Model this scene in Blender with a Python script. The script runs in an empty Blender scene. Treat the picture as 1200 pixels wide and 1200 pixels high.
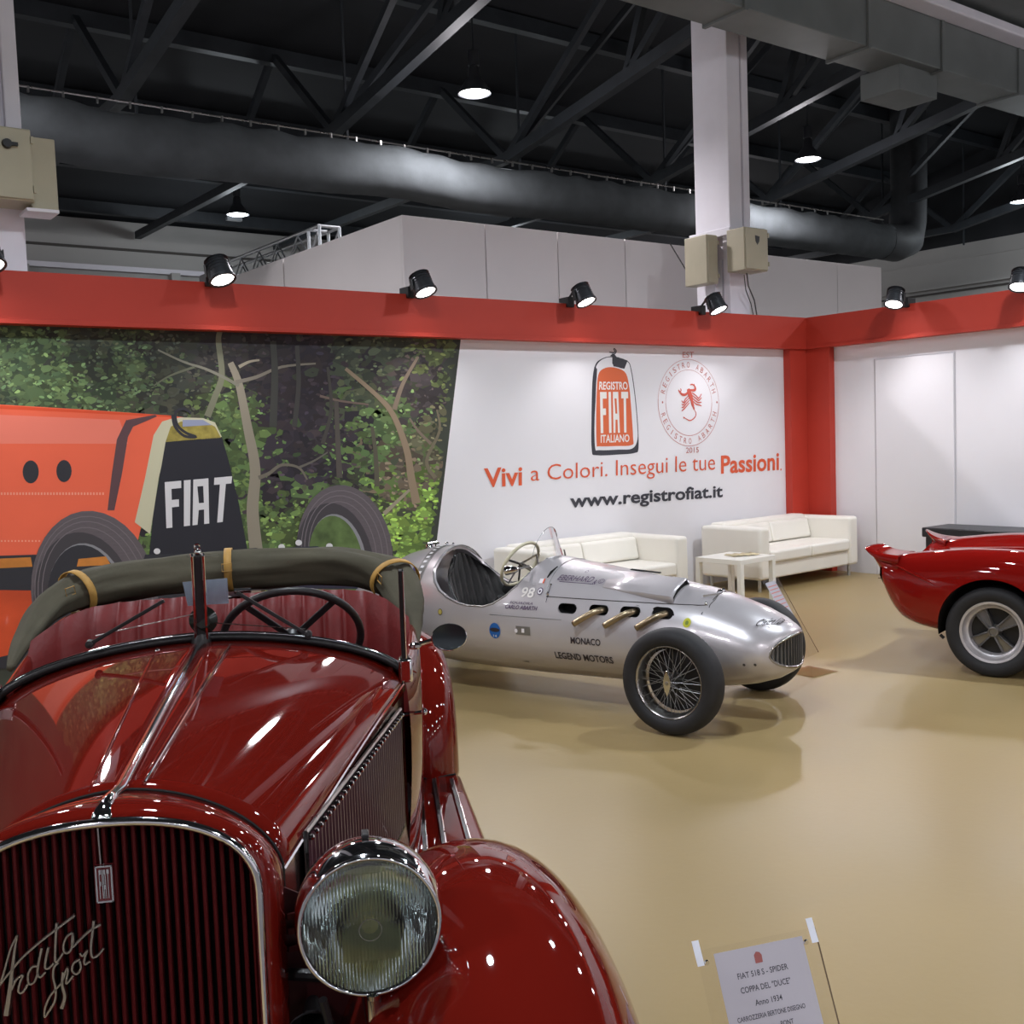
import bpy, bmesh, math, random
from mathutils import Vector, Matrix
from mathutils.geometry import tessellate_polygon
PI = math.pi
random.seed(7)
sc = bpy.context.scene
COL = sc.collection

# ------------------------------------------------------------------ camera
YAW, PITCH, ROLL, FPX, EYE = 0.639165, 0.0682823, -0.0361907, 1257.17, 1.7
cam_d = bpy.data.cameras.new('camera'); cam = bpy.data.objects.new('camera', cam_d); COL.objects.link(cam)
cam_d.sensor_width = 36; cam_d.lens = FPX / 1200 * 36; cam_d.clip_start = 0.05; cam_d.clip_end = 200
_f = Vector((math.sin(YAW)*math.cos(PITCH), math.cos(YAW)*math.cos(PITCH), -math.sin(PITCH)))
_r0 = Vector((math.cos(YAW), -math.sin(YAW), 0)); _u0 = _r0.cross(_f)
_r = math.cos(ROLL)*_r0 + math.sin(ROLL)*_u0; _u = -math.sin(ROLL)*_r0 + math.cos(ROLL)*_u0
cam.matrix_world = Matrix(((_r.x, _u.x, -_f.x, 0), (_r.y, _u.y, -_f.y, 0), (_r.z, _u.z, -_f.z, EYE), (0, 0, 0, 1)))
sc.camera = cam

# ------------------------------------------------------------------ world, exposure
sc.view_settings.view_transform = 'Standard'; sc.view_settings.look = 'None'
sc.view_settings.exposure = 0.0; sc.view_settings.gamma = 1.0; sc.view_settings.use_curve_mapping = False
w = bpy.data.worlds.new('world'); sc.world = w; w.use_nodes = True
w.node_tree.nodes['Background'].inputs[0].default_value = (0.75, 0.85, 1, 1)
w.node_tree.nodes['Background'].inputs[1].default_value = 0.06
PENDANT_W, FLOOD_W = 640.0, 42.0

def ray(px, py): return _r*((px-600)/FPX) - _u*((py-600)/FPX) + _f
def at_y(px, py, y): d = ray(px, py); return Vector((0, 0, EYE)) + d*(y/d.y)
def at_x(px, py, x): d = ray(px, py); return Vector((0, 0, EYE)) + d*(x/d.x)
def at_z(px, py, z): d = ray(px, py); return Vector((0, 0, EYE)) + d*((z-EYE)/d.z)

# ------------------------------------------------------------------ materials
def lin(c): c /= 255.0; return c/12.92 if c <= 0.04045 else ((c+0.055)/1.055)**2.4
def rgb(r, g, b, k=1.0): return (lin(r)*k, lin(g)*k, lin(b)*k, 1)
MATS = {}
def mat(name, col, rough=0.5, metal=0.0, coat=0.0, noise=0.0, nscale=8.0, bump=0.0, bscale=40.0, spec=0.5,
        emit=None, estr=0.0, alpha=1.0, trans=0.0, ior=1.45, sheen=0.0, attr=None, col2=None, stretch=None, aniso=0, rnoise=0.0):
    if name in MATS: return MATS[name]
    m = bpy.data.materials.new(name); m.use_nodes = True; nt = m.node_tree; N = nt.nodes; L = nt.links
    b = N['Principled BSDF']
    b.inputs['Base Color'].default_value = col; b.inputs['Roughness'].default_value = rough
    b.inputs['Metallic'].default_value = metal; b.inputs['Coat Weight'].default_value = coat; b.inputs['Coat Roughness'].default_value = 0.03
    b.inputs['Specular IOR Level'].default_value = spec; b.inputs['IOR'].default_value = ior
    b.inputs['Transmission Weight'].default_value = trans; b.inputs['Alpha'].default_value = alpha
    b.inputs['Sheen Weight'].default_value = sheen
    if emit: b.inputs['Emission Color'].default_value = emit; b.inputs['Emission Strength'].default_value = estr
    tc = N.new('ShaderNodeTexCoord'); mp = N.new('ShaderNodeMapping'); L.new(tc.outputs['Object'], mp.inputs[0])
    if stretch: mp.inputs['Scale'].default_value = stretch
    if noise > 0 or col2 or rnoise > 0:
        n = N.new('ShaderNodeTexNoise'); n.inputs['Scale'].default_value = nscale; n.inputs['Detail'].default_value = 5
        L.new(mp.outputs[0], n.inputs['Vector'])
        if noise > 0 or col2:
            r = N.new('ShaderNodeValToRGB'); L.new(n.outputs['Fac'], r.inputs[0])
            c2 = col2 or tuple(min(1, c*(1+noise)) for c in col[:3]) + (1,)
            c1 = col if col2 else tuple(c*(1-noise) for c in col[:3]) + (1,)
            r.color_ramp.elements[0].position = 0.3; r.color_ramp.elements[1].position = 0.7
            r.color_ramp.elements[0].color = c1; r.color_ramp.elements[1].color = c2
            L.new(r.outputs[0], b.inputs['Base Color'])
        if rnoise > 0:
            mr = N.new('ShaderNodeMapRange'); L.new(n.outputs['Fac'], mr.inputs[0])
            mr.inputs['To Min'].default_value = max(0, rough-rnoise); mr.inputs['To Max'].default_value = rough+rnoise
            L.new(mr.outputs[0], b.inputs['Roughness'])
    if attr:
        a = N.new('ShaderNodeAttribute'); a.attribute_name = attr; L.new(a.outputs['Color'], b.inputs['Base Color'])
    if bump > 0:
        n2 = N.new('ShaderNodeTexNoise'); n2.inputs['Scale'].default_value = bscale; n2.inputs['Detail'].default_value = 4
        L.new(mp.outputs[0], n2.inputs['Vector'])
        bp = N.new('ShaderNodeBump'); bp.inputs['Strength'].default_value = bump; bp.inputs['Distance'].default_value = 0.01
        L.new(n2.outputs['Fac'], bp.inputs['Height']); L.new(bp.outputs[0], b.inputs['Normal'])
    MATS[name] = m; return m

m_wall = mat('white_panel', rgb(232, 230, 234), 0.5, noise=0.015, nscale=1.5)
m_floor = mat('beige_floor', rgb(157, 136, 94), 0.36, noise=0.05, nscale=0.7, bump=0.05, bscale=30, rnoise=0.08, spec=0.35)
m_redbeam = mat('red_board', rgb(186, 58, 42), 0.55, noise=0.03, nscale=2)
m_hall = mat('grey_hall_wall', rgb(168, 166, 162), 0.8, noise=0.06, nscale=0.6)
m_roof = mat('dark_roof', rgb(35, 37, 40), 0.8, noise=0.25, nscale=0.5, stretch=(0.4, 3, 1))
m_steel = mat('dark_steel', rgb(42, 46, 50), 0.55, noise=0.2, nscale=4)
m_duct = mat('grey_duct', rgb(80, 84, 86), 0.85, spec=.15, noise=0.15, nscale=3, bump=0.6, bscale=4)
m_galv = mat('galvanised_duct', rgb(112, 116, 114), 0.5, metal=0.25, noise=0.1, nscale=2, bump=0.1, bscale=6)
m_column = mat('painted_column', rgb(226, 222, 228), 0.6, noise=0.05, nscale=2)
m_beigebox = mat('beige_metal_box', rgb(178, 170, 146), 0.45, noise=0.04, nscale=5)
m_container = mat('off_white_panel', rgb(232, 226, 224), 0.6, noise=0.03, nscale=0.8)
m_seam = mat('dark_seam', rgb(70, 66, 62), 0.7)
m_alu = mat('aluminium', rgb(200, 203, 206), 0.3, metal=0.9, noise=0.05)
m_black = mat('black_plastic', rgb(26, 26, 28), 0.4, noise=0.1)
m_lampgrey = mat('lamp_housing', rgb(70, 72, 76), 0.35, metal=0.5, noise=0.05)
m_bulb = mat('lit_lens', (1, 1, 1, 1), 0.3, emit=(1, 0.97, 0.93, 1), estr=14)
m_bulbc = mat('lit_lens_cool', (1, 1, 1, 1), 0.3, emit=(0.9, 1, 0.97, 1), estr=14)
m_chrome = mat('chrome', rgb(225, 226, 230), 0.06, metal=1.0, rnoise=0.02)
m_satin = mat('satin_metal', rgb(170, 168, 165), 0.28, metal=1.0, rnoise=0.05)
m_red = mat('dark_red_paint', rgb(98, 20, 13), 0.5, coat=1.0, noise=0.04, nscale=3, spec=0.0)
m_redC = mat('racing_red_paint', rgb(132, 19, 15), 0.5, coat=1.0, noise=0.04, nscale=3, spec=0.0)
m_grille = mat('maroon_slat_paint', rgb(74, 18, 20), 0.4, spec=0.3)
m_void = mat('black_void', rgb(8, 8, 8), 0.9)
m_leather = mat('red_leather', rgb(104, 24, 24), 0.5, noise=0.12, nscale=12, bump=0.15, bscale=60)
m_canvas = mat('olive_canvas', rgb(72, 68, 54), 0.9, noise=0.18, nscale=6, bump=0.5, bscale=9)
m_tan = mat('tan_strap', rgb(170, 130, 62), 0.6, noise=0.15, nscale=20)
m_tyre = mat('tyre_rubber', rgb(34, 34, 36), 0.65, noise=0.12, nscale=12, bump=0.1)
m_silver = mat('silver_paint', rgb(198, 194, 197), 0.33, metal=0.42, coat=0.7, noise=0.03, nscale=4)
m_silverd = mat('dull_silver', rgb(150, 150, 150), 0.35, metal=0.8, noise=0.08)
m_blackleather = mat('black_leather', rgb(34, 34, 34), 0.32, bump=0.15, bscale=50, noise=0.1)
m_whiteleather = mat('white_leather', rgb(238, 234, 224), 0.42, noise=0.015, nscale=3, bump=0.06, bscale=30)
m_whitelac = mat('white_lacquer', rgb(236, 234, 226), 0.35, noise=0.01)
m_cream = mat('cream_plastic', rgb(206, 200, 172), 0.35)
m_ink = mat('dark_ink', rgb(58, 58, 66), 0.6)
m_orange = mat('orange_ink', rgb(220, 92, 56), 0.6)
m_orangelogo = mat('orange_logo_ink', rgb(218, 104, 62), 0.6)
m_pinkink = mat('faded_red_ink', rgb(196, 120, 112), 0.6)
m_whiteink = mat('white_ink', rgb(236, 232, 228), 0.6)
m_shadedpaper = mat('shaded_paper', rgb(178, 176, 185), 0.7, noise=0.01)  # sheet greyed: the shade on the placard is put into its colour
def glass_mat(name, tint=(1, 1, 1, 1), ior=1.45, rough=0.0, tr=0.92):
    m = bpy.data.materials.new(name); m.use_nodes = True; nt = m.node_tree; N = nt.nodes
    for n in list(N): N.remove(n)
    o = N.new('ShaderNodeOutputMaterial'); mx = N.new('ShaderNodeMixShader'); t = N.new('ShaderNodeBsdfTransparent'); g = N.new('ShaderNodeBsdfGlossy')
    fr = N.new('ShaderNodeFresnel'); fr.inputs[0].default_value = ior; g.inputs['Roughness'].default_value = rough
    t.inputs[0].default_value = tint
    nt.links.new(fr.outputs[0], mx.inputs[0]); nt.links.new(t.outputs[0], mx.inputs[1]); nt.links.new(g.outputs[0], mx.inputs[2]); nt.links.new(mx.outputs[0], o.inputs[0])
    return m
m_glass = glass_mat('clear_glass', (0.98, 0.985, 0.985, 1), 1.22)
m_acrylic = glass_mat('clear_acrylic', (0.955, 0.955, 0.96, 1), 1.25)

# ------------------------------------------------------------------ mesh helpers
class MB:
    def __init__(s): s.v = []; s.f = []; s.c = []
    def add(s, vs, fs, col=None):
        n = len(s.v); s.v += [tuple(p) for p in vs]; s.f += [tuple(i+n for i in f) for f in fs]; s.c += [col]*len(fs); return s
    def box(s, x0, x1, y0, y1, z0, z1):
        return s.add([(x0,y0,z0),(x1,y0,z0),(x1,y1,z0),(x0,y1,z0),(x0,y0,z1),(x1,y0,z1),(x1,y1,z1),(x0,y1,z1)],
                     [(0,3,2,1),(4,5,6,7),(0,1,5,4),(1,2,6,5),(2,3,7,6),(3,0,4,7)])
    def obox(s, a, b, w, h, up=(0,0,1)):     # bar of w x h between a and b
        a = Vector(a); b = Vector(b); d = (b-a).normalized(); up = Vector(up)
        if abs(d.dot(up)) > 0.98: up = Vector((0, 1, 0))
        x = d.cross(up).normalized(); y = x.cross(d)
        vs = [p + x*sx*w/2 + y*sy*h/2 for p in (a, b) for sx, sy in ((-1,-1),(1,-1),(1,1),(-1,1))]
        return s.add(vs, [(0,1,2,3),(7,6,5,4),(0,4,5,1),(1,5,6,2),(2,6,7,3),(3,7,4,0)])
    def tube(s, pts, r, n=8, closed=False, caps=True, flat=1.0, up=None):
        pts = [Vector(p) for p in pts]; m = len(pts); rr = r if isinstance(r, (list, tuple)) else [r]*m
        rings = []; pu = None
        for i, p in enumerate(pts):
            if closed: d = pts[(i+1) % m] - pts[i-1]
            else: d = pts[min(i+1, m-1)] - pts[max(i-1, 0)]
            d.normalize()
            if up is not None: u = Vector(up)
            elif pu is None: u = Vector((0,0,1)) if abs(d.z) < 0.9 else Vector((1,0,0))
            else: u = pu
            x = d.cross(u).normalized(); y = x.cross(d).normalized(); pu = y
            rings.append([p + x*math.cos(2*PI*k/n)*rr[i] + y*math.sin(2*PI*k/n)*rr[i]*flat for k in range(n)])
        return s.loft(rings, True, caps and not closed, closed)
    def loft(s, rings, ring_closed=True, caps=False, closed=False):
        m = len(rings); n = len(rings[0]); vs = [p for r in rings for p in r]; fs = []
        for i in range(m if closed else m-1):
            j = (i+1) % m
            for k in range(n if ring_closed else n-1):
                l = (k+1) % n; fs.append((i*n+k, i*n+l, j*n+l, j*n+k))
        if caps: fs.append(tuple(range(n-1, -1, -1))); fs.append(tuple((m-1)*n+k for k in range(n)))
        return s.add(vs, fs)
    def lathe(s, prof, o=(0,0,0), axis=(0,0,1), n=24):   # prof: (r, h)
        ax = Vector(axis).normalized(); u = Vector((1,0,0)) if abs(ax.x) < 0.9 else Vector((0,1,0))
        x = ax.cross(u).normalized(); y = ax.cross(x); o = Vector(o)
        return s.loft([[o + ax*h + (x*math.cos(2*PI*k/n) + y*math.sin(2*PI*k/n))*max(r, 1e-4) for k in range(n)] for r, h in prof], True, False)
    def poly(s, pts, d=None, col=None):    # flat polygon, optional thickness vector
        pts = [Vector(p) for p in pts]; tris = tessellate_polygon([pts]); n = len(pts)
        if d is None: return s.add(pts, tris, col)
        d = Vector(d); vs = pts + [p+d for p in pts]
        fs = [tuple(t) for t in tris] + [tuple(i+n for i in reversed(t)) for t in tris] + [(i, (i+1) % n, (i+1) % n+n, i+n) for i in range(n)]
        return s.add(vs, fs, col)
    def strip(s, A, B, d=None):            # surface between two polylines
        n = len(A); return s.loft([list(A), list(B)], False)
    def sphere(s, c, r, n=12, sq=(1,1,1)):
        c = Vector(c); rings = [[c + Vector((math.cos(2*PI*k/n)*math.sin(PI*i/(n//2))*r*sq[0], math.sin(2*PI*k/n)*math.sin(PI*i/(n//2))*r*sq[1], math.cos(PI*i/(n//2))*r*sq[2])) for k in range(n)] for i in range(n//2+1)]
        return s.loft(rings, True)
def finish(name, mb, m, parent=None, smooth=True, bevel=0, sub=0, solid=0, ang=40, weld=True, mesh=None, seg=2):
    me = bpy.data.meshes.new(name); me.from_pydata([tuple(p) for p in mb.v], [], mb.f); me.validate()
    if any(c is not None for c in mb.c) and len(mb.c) == len(me.polygons):
        at = me.attributes.new('paint', 'FLOAT_COLOR', 'FACE')
        for i, c in enumerate(mb.c): at.data[i].color = c or (1, 1, 1, 1)
    bm = bmesh.new(); bm.from_mesh(me)
    if weld: bmesh.ops.remove_doubles(bm, verts=bm.verts, dist=1e-5)
    bmesh.ops.recalc_face_normals(bm, faces=bm.faces); bm.to_mesh(me); bm.free()
    me.materials.append(m)
    o = bpy.data.objects.new(name, me); COL.objects.link(o)
    if parent: o.parent = parent
    if sub: md = o.modifiers.new('sub', 'SUBSURF'); md.levels = sub; md.render_levels = sub
    if solid: md = o.modifiers.new('solid', 'SOLIDIFY'); md.thickness = solid; md.offset = 0
    if bevel: md = o.modifiers.new('bevel', 'BEVEL'); md.width = bevel; md.segments = seg; md.limit_method = 'ANGLE'; md.angle_limit = math.radians(35)
    if smooth:
        for p in me.polygons: p.use_smooth = True
        if ang < 180: me.set_sharp_from_angle(angle=math.radians(ang))
    return o
def thing(name, label, cat, loc=(0,0,0), rz=0.0, group=None):
    o = bpy.data.objects.new(name, None); COL.objects.link(o); o.location = loc; o.rotation_euler = (0, 0, rz)
    o.empty_display_size = 0.1; o['label'] = label; o['category'] = cat
    if group: o['group'] = group
    return o
def tag(o, label, cat, group=None):
    o['label'] = label; o['category'] = cat
    if group: o['group'] = group
    return o
def struct(o): o['kind'] = 'structure'; return o
def lab(o, l): o['label'] = l; return o
def copy_tree(o, parent=None):
    c = o.copy(); COL.objects.link(c); c.parent = parent
    for ch in o.children: copy_tree(ch, c)
    return c
def inst(o, parent, loc=None, rot=None, scale=None):
    c = o.copy(); COL.objects.link(c); c.parent = parent
    if loc is not None: c.location = loc
    if rot is not None: c.rotation_euler = rot
    if scale is not None: c.scale = scale
    return c
_TXT = {}
def text_geo(s, bold=0.0, shear=0.0, space=1.0):
    key = (s, bold, shear, space)
    if key in _TXT: return _TXT[key]
    cu = bpy.data.curves.new('t', 'FONT'); cu.body = s; cu.offset = bold; cu.shear = shear; cu.space_character = space; cu.resolution_u = 3
    ob = bpy.data.objects.new('t', cu); COL.objects.link(ob); dg = bpy.context.evaluated_depsgraph_get(); dg.update()
    me = ob.evaluated_get(dg).to_mesh(); vs = [v.co.copy() for v in me.vertices]; fs = [tuple(p.vertices) for p in me.polygons]
    ob.evaluated_get(dg).to_mesh_clear(); bpy.data.objects.remove(ob); bpy.data.curves.remove(cu)
    _TXT[key] = (vs, fs); return vs, fs
def text_mb(s, u0, u1, v0, v1, fn, bold=0.0, shear=0.0, keep=False, mb=None):
    vs, fs = text_geo(s, bold, shear)
    x0 = min(v.x for v in vs); x1 = max(v.x for v in vs); y0 = min(v.y for v in vs); y1 = max(v.y for v in vs)
    mb = mb or MB(); mb.add([fn(u0+(v.x-x0)/(x1-x0)*(u1-u0), v0+(v.y-y0)/(y1-y0)*(v1-v0)) for v in vs], fs); return mb

# ------------------------------------------------------------------ the hall and the booth shell
YW, XW, ZT, ZB = 8.28, 10.62, 3.0, 2.63       # booth back wall, booth right wall, beam top and underside
struct(finish('floor', MB().box(-3.2, XW+.4, .15, YW+.3, -0.1, 0), m_floor, smooth=False))
struct(finish('floor_aisle', MB().box(-16, 26, -16, 24, -0.14, -0.012), mat('grey_aisle_floor', rgb(92, 90, 88), .5, noise=.1, nscale=2), smooth=False))
o = struct(finish('wall_back', MB().box(-3.2, XW+0.15, YW, YW+0.12, 0, 2.98), m_wall, smooth=False)); WALL = o
WR = struct(finish('wall_right', MB().box(XW, XW+0.12, 0.5, YW, 0, 2.98), m_wall, smooth=False))
# flush storeroom door in the right wall: a recessed joint all round
pl = at_x(1026, 422, XW); pr = at_x(1118, 415, XW)
d1 = finish('door_1', MB().box(XW-0.012, XW, pr.y, pl.y, 0.01, pl.z), m_wall, smooth=False, bevel=0.004); struct(d1)
g = MB()
for a, b in (((XW-0.004, pl.y+0.012, 0.0), (XW-0.004, pl.y+0.012, pl.z+0.012)), ((XW-0.004, pr.y-0.012, 0.0), (XW-0.004, pr.y-0.012, pl.z+0.012)), ((XW-0.004, pl.y+0.012, pl.z+0.012), (XW-0.004, pr.y-0.012, pl.z+0.012))):
    g.obox(a, b, 0.005, 0.004)
finish('door_frame', g, mat('pale_joint', rgb(206, 204, 208), 0.6), d1, smooth=False)
for nm, b in (('trim_1', (-3, XW-0.12, YW-0.12, YW, ZB, ZT)), ('trim_2', (XW-0.12, XW, 0.5, YW, ZB, ZT))):
    struct(finish(nm, MB().box(*b), m_redbeam, smooth=False, bevel=0.003))
struct(finish('trim_3', MB().box(XW-0.40, XW-0.10, YW-0.10, YW-0.001, 0, ZB), m_redbeam, smooth=False, bevel=0.003))
struct(finish('trim_4', MB().box(XW-0.10, XW-0.001, YW-0.42, YW-0.001, 0, ZB), m_redbeam, smooth=False, bevel=0.003))
struct(finish('trim_5', MB().box(-3, XW-0.12, YW-0.135, YW-0.12, ZB-0.0, ZB+0.035), m_redbeam, smooth=False, bevel=0.002))
struct(finish('trim_6', MB().box(XW-0.135, XW-0.12, 0.5, YW-0.12, ZB-0.0, ZB+0.035), m_redbeam, smooth=False, bevel=0.002))
# hall walls with horizontal ledges
hb = struct(finish('wall_hall_back', MB().box(-16, 24, 22, 22.3, 0, 6.3), m_hall, smooth=False))
hr = struct(finish('wall_hall_right', MB().box(24, 24.3, -16, 22, 0, 5.9), m_hall, smooth=False))
hl = struct(finish('wall_hall_left', MB().box(-16.3, -16, -16, 22, 0, 6.3), m_hall, smooth=False))
hf = struct(finish('wall_hall_front', MB().box(-16, 24, -16.3, -16, 0, 6.3), m_hall, smooth=False))
for z, h, p, m in ((5.72, 0.05, 0.03, m_seam), (5.30, 0.10, 0.10, m_column), (5.12, 0.05, 0.12, m_hall), (4.98, 0.05, 0.12, m_hall), (4.84, 0.05, 0.12, m_column), (4.2, 0.08, 0.1, m_hall)):
    finish('ledge', MB().box(-16, 24, 22-p, 22, z, z+h), m, hb, smooth=False)
for z, h, p, m in ((5.55, 0.04, 0.03, m_hall), (4.92, 0.05, 0.12, m_hall), (4.80, 0.04, 0.05, m_seam), (4.0, 0.1, 0.1, m_hall)):
    finish('ledge', MB().box(24-p, 24, -16, 22, z, z+h), m, hr, smooth=False)
for k in range(8): finish('pilaster', MB().box(2.0+k*2.9, 2.18+k*2.9, 21.82, 22, 4.0, 5.32), m_hall, hb, smooth=False)
struct(finish('ceiling', MB().add([(-16,-16,8.8),(24.3,-16,8.8),(24.3,9,8.8),(-16,9,8.8),(24.3,22.3,6.32),(-16,22.3,6.32)], [(0,1,2,3),(3,2,4,5)]), m_roof, smooth=False))
struct(finish('trim_7', MB().box(24, 24.2, -16, 22, 5.9, 8.8), m_roof, smooth=False))
struct(finish('trim_8', MB().box(-16.2, -16, -16, 22, 6.3, 8.8), m_roof, smooth=False))
struct(finish('trim_9', MB().box(-16, 24, -16.2, -16, 6.3, 8.8), m_roof, smooth=False))
def roofz(y): return 8.8 if y < 9 else 8.8 - (y-9)*(2.48/13.3)
# purlins across, trusses along
for y in (2.5, 4.6, 6.7, 8.8, 10.9, 13.0, 15.1, 17.2, 19.3, 21.2):
    struct(finish('purlin', MB().box(-8, 23.9, y, y+0.16, roofz(y+.16)-0.24, roofz(y+.16)-0.02), m_steel, smooth=False))
ntr = 0
for x in (-2.6, 1.3, 4.3, 7.15, 10.1, 13.2, 16.2, 19.4, 22.4):
    t = bpy.data.objects.new('roof_truss', None); COL.objects.link(t); t.location = (x, 0, 0); struct(t)
    zc = 5.98
    finish('chord', MB().obox((0, 13.4, zc), (0, 5.2, 7.35), 0.14, 0.16), m_steel, t, smooth=False)
    finish('chord', MB().obox((0, 13.4, zc), (0, 21.8, roofz(21.8)-.4), 0.12, 0.14), m_steel, t, smooth=False)
    for (ya, za), (yb, zb) in (((13.4, zc), (9.8, roofz(9.8)-.1)), ((10.7, 6.43), (9.8, roofz(9.8)-.1)), ((10.7, 6.43), (8.0, 8.7)), ((8.2, 6.85), (8.0, 8.7)), ((8.2, 6.85), (5.4, 8.7)), ((13.4, zc), (15.2, roofz(15.2)-.1)), ((17.0, 6.2), (15.2, roofz(15.2)-.1)), ((17.0, 6.2), (18.6, roofz(18.6)-.1))):
        finish('diagonal', MB().obox((0, ya, za), (0, yb, zb), 0.09, 0.10), m_steel, t, smooth=False)
    finish('diagonal', MB().obox((0, 13.4, zc), (1.3, 11.6, roofz(11.6)-.1), 0.09, 0.09), m_steel, t, smooth=False)
    finish('hanger', MB().obox((0.1, 13.2, 5.6), (0.1, 13.2, roofz(13.2)), 0.03, 0.03), m_steel, t, smooth=False)
# fabric duct running along the hall
g = MB(); rings = []
dy, dz = 12.5, 5.24
xs = [-6 + 0.12*i for i in range(int(24.6/0.12))]
rr = random.Random(3)
for i, x in enumerate(xs):
    sag = 0.05*math.sin(x*1.1)+0.03*math.sin(x*2.7)
    if x > 10: sag = 0
    ring = []
    for k in range(28):
        a = 2*PI*k/28
        wr = 0.022*math.sin(x*8+2.5*a+1.3*math.sin(x*2.3))*max(0, math.sin(a+0.6*math.sin(x)))+rr.uniform(-.004, .004)
        R_ = 0.33 + wr
        ring.append((x, dy + R_*math.cos(a), dz + sag*0.6 + R_*math.sin(a)*(1.0 if x > 3 else 0.97)))
    rings.append(ring)
g.loft(rings, True, True)
D = thing('fabric_duct', 'long round dark grey fabric air duct hanging under the roof', 'air duct', (0, 0, 0))
finish('duct_tube', g, m_duct, D, ang=180)
finish('duct_rail', MB().tube([(-6, dy-.06, dz+.40), (18.4, dy-.06, dz+.40)], 0.012, 6), m_satin, D)
hk = finish('rail_hook', MB().obox((0, 0, 0), (0, 0, -0.07), 0.02, 0.03), m_satin, D, smooth=False); hk.location = (1.2, dy-.06, dz+.41)
for k in range(1, 44): inst(hk, D, (1.2+k*0.36, dy-.06, dz+.41))
el = [(18.4, dy, dz), (18.9, dy+.02, dz+0.0), (19.35, dy+.1, dz+.12), (19.6, dy+.2, dz+.5), (19.65, dy+.2, dz+1.2), (19.65, dy+.2, roofz(dy)-.05)]
finish('duct_elbow', MB().tube(el, [.34, .35, .36, .36, .35, .35], 24), mat('dark_duct', rgb(40, 42, 44), .7, noise=.2), D)
# rectangular duct across the upper right
D2 = thing('rectangular_duct', 'big rectangular sheet metal duct above the column top right', 'air duct', (0, 0, 0))
finish('duct_casing', MB().box(5.6, 23.9, 7.56, 8.10, 6.02, 6.62), m_galv, D2, smooth=False, bevel=0.01)
for x in (7.2, 8.8, 10.9, 12.4, 14.2, 16.0, 18.0):
    fl = finish('duct_flange', MB().box(x, x+0.05, 7.53, 8.13, 5.99, 6.65), m_galv, D2, smooth=False, bevel=0.005)
finish('duct_spigot', MB().box(11.75, 12.55, 7.7, 8.25, 5.72, 6.03), m_galv, D2, smooth=False, bevel=0.01)
finish('duct_upper_lining', MB().box(10.5, 23.9, 7.30, 7.56, 6.60, 6.72), m_column, D2, smooth=False, bevel=0.02)
finish('duct_upper_casing', MB().box(5.6, 23.9, 6.9, 7.5, 6.78, 7.3), m_galv, D2, smooth=False)

# white storage volume behind the booth
V = bpy.data.objects.new('wall_storeroom', None); COL.objects.link(V); struct(V)
px_seams = [6.11] + [at_y(x, y, 10).x for x, y in ((568, 262), (653, 272), (732, 281), (818, 291), (981, 309), (1033, 316))]
for a, b in zip(px_seams[:-1], px_seams[1:]):
    finish('panel', MB().box(a+(.006 if a > 6.2 else 0), b-.006, 10.0, 10.048, 0, 4.13), m_container, V, smooth=False, bevel=.003)
finish('panel', MB().box(6.11, 6.155, 10.049, 12.96, 0, 4.13), m_container, V, smooth=False)
finish('panel', MB().box(6.11, 6.155, 13.0, 15.9, 0, 4.13), m_container, V, smooth=False)
finish('core', MB().box(6.165, px_seams[-1]-.02, 10.055, 15.8, 0, 4.10), m_seam, V, smooth=False)
# aluminium lighting truss seen above its left side
T = thing('aluminium_truss', 'silver aluminium lattice truss above the white storeroom panels', 'truss')
ya, yb = 12.3, 16.0
for x in (6.3, 6.58):
    for z in (4.16, 4.44): finish('truss_chord', MB().tube([(x, ya, z), (x, yb, z)], .025, 8), m_alu, T)
    for k in range(12):
        y0 = ya + k*(yb-ya)/12; y1 = y0 + (yb-ya)/12
        finish('truss_brace', MB().tube([(x, y0, 4.12 if k % 2 else 4.42), (x, y1, 4.42 if k % 2 else 4.12)], .012, 6), m_alu, T)
for y in (ya, ya+.3, yb):
    for z in (4.16, 4.44): finish('truss_brace', MB().tube([(6.3, y, z), (6.58, y, z)], .02, 6), m_alu, T)
    for x in (6.3, 6.58): finish('truss_brace', MB().tube([(x, y, 4.16), (x, y, 4.44)], .022, 6), m_alu, T)

# columns
def column(x0, x1, y0, y1):
    c = bpy.data.objects.new('column', None); COL.objects.link(c); struct(c)
    finish('shaft', MB().box(x0, x1-.14, y0, y1, 4.05, 8.8), m_column, c, smooth=False, bevel=.012)
    finish('shaft', MB().box(x1-.11, x1, y0, y1, 4.05, 8.8), m_column, c, smooth=False, bevel=.012)
    finish('web', MB().box(x1-.16, x1-.10, y0+.06, y1-.02, 0, 8.8), m_column, c, smooth=False)
    finish('ledge', MB().box(x0-.05, x1-.14, y0-.03, y1+.06, 3.98, 4.07), m_column, c, smooth=False, bevel=.008)
    finish('shaft', MB().box(x0, x0+.13, y0+.25, y1, 0, 4.0), m_column, c, smooth=False, bevel=.01)
    finish('web', MB().box(x0+.05, x1-.14, y0+.1, y1-.1, 0, 4.0), m_column, c, smooth=False, bevel=.01)
    finish('shaft', MB().box(x1-.36, x1-.02, y0+.02, y0+.12, 0, 4.0), m_column, c, smooth=False, bevel=.01)
    finish('strip', MB().box(x0+.02, x0+.07, y0+.16, y0+.25, 0, 3.72), m_wall, c, smooth=False)
    return c
column(9.73, 10.09, 8.62, 9.17); column(1.62, 2.02, 8.62, 9.17)
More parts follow.
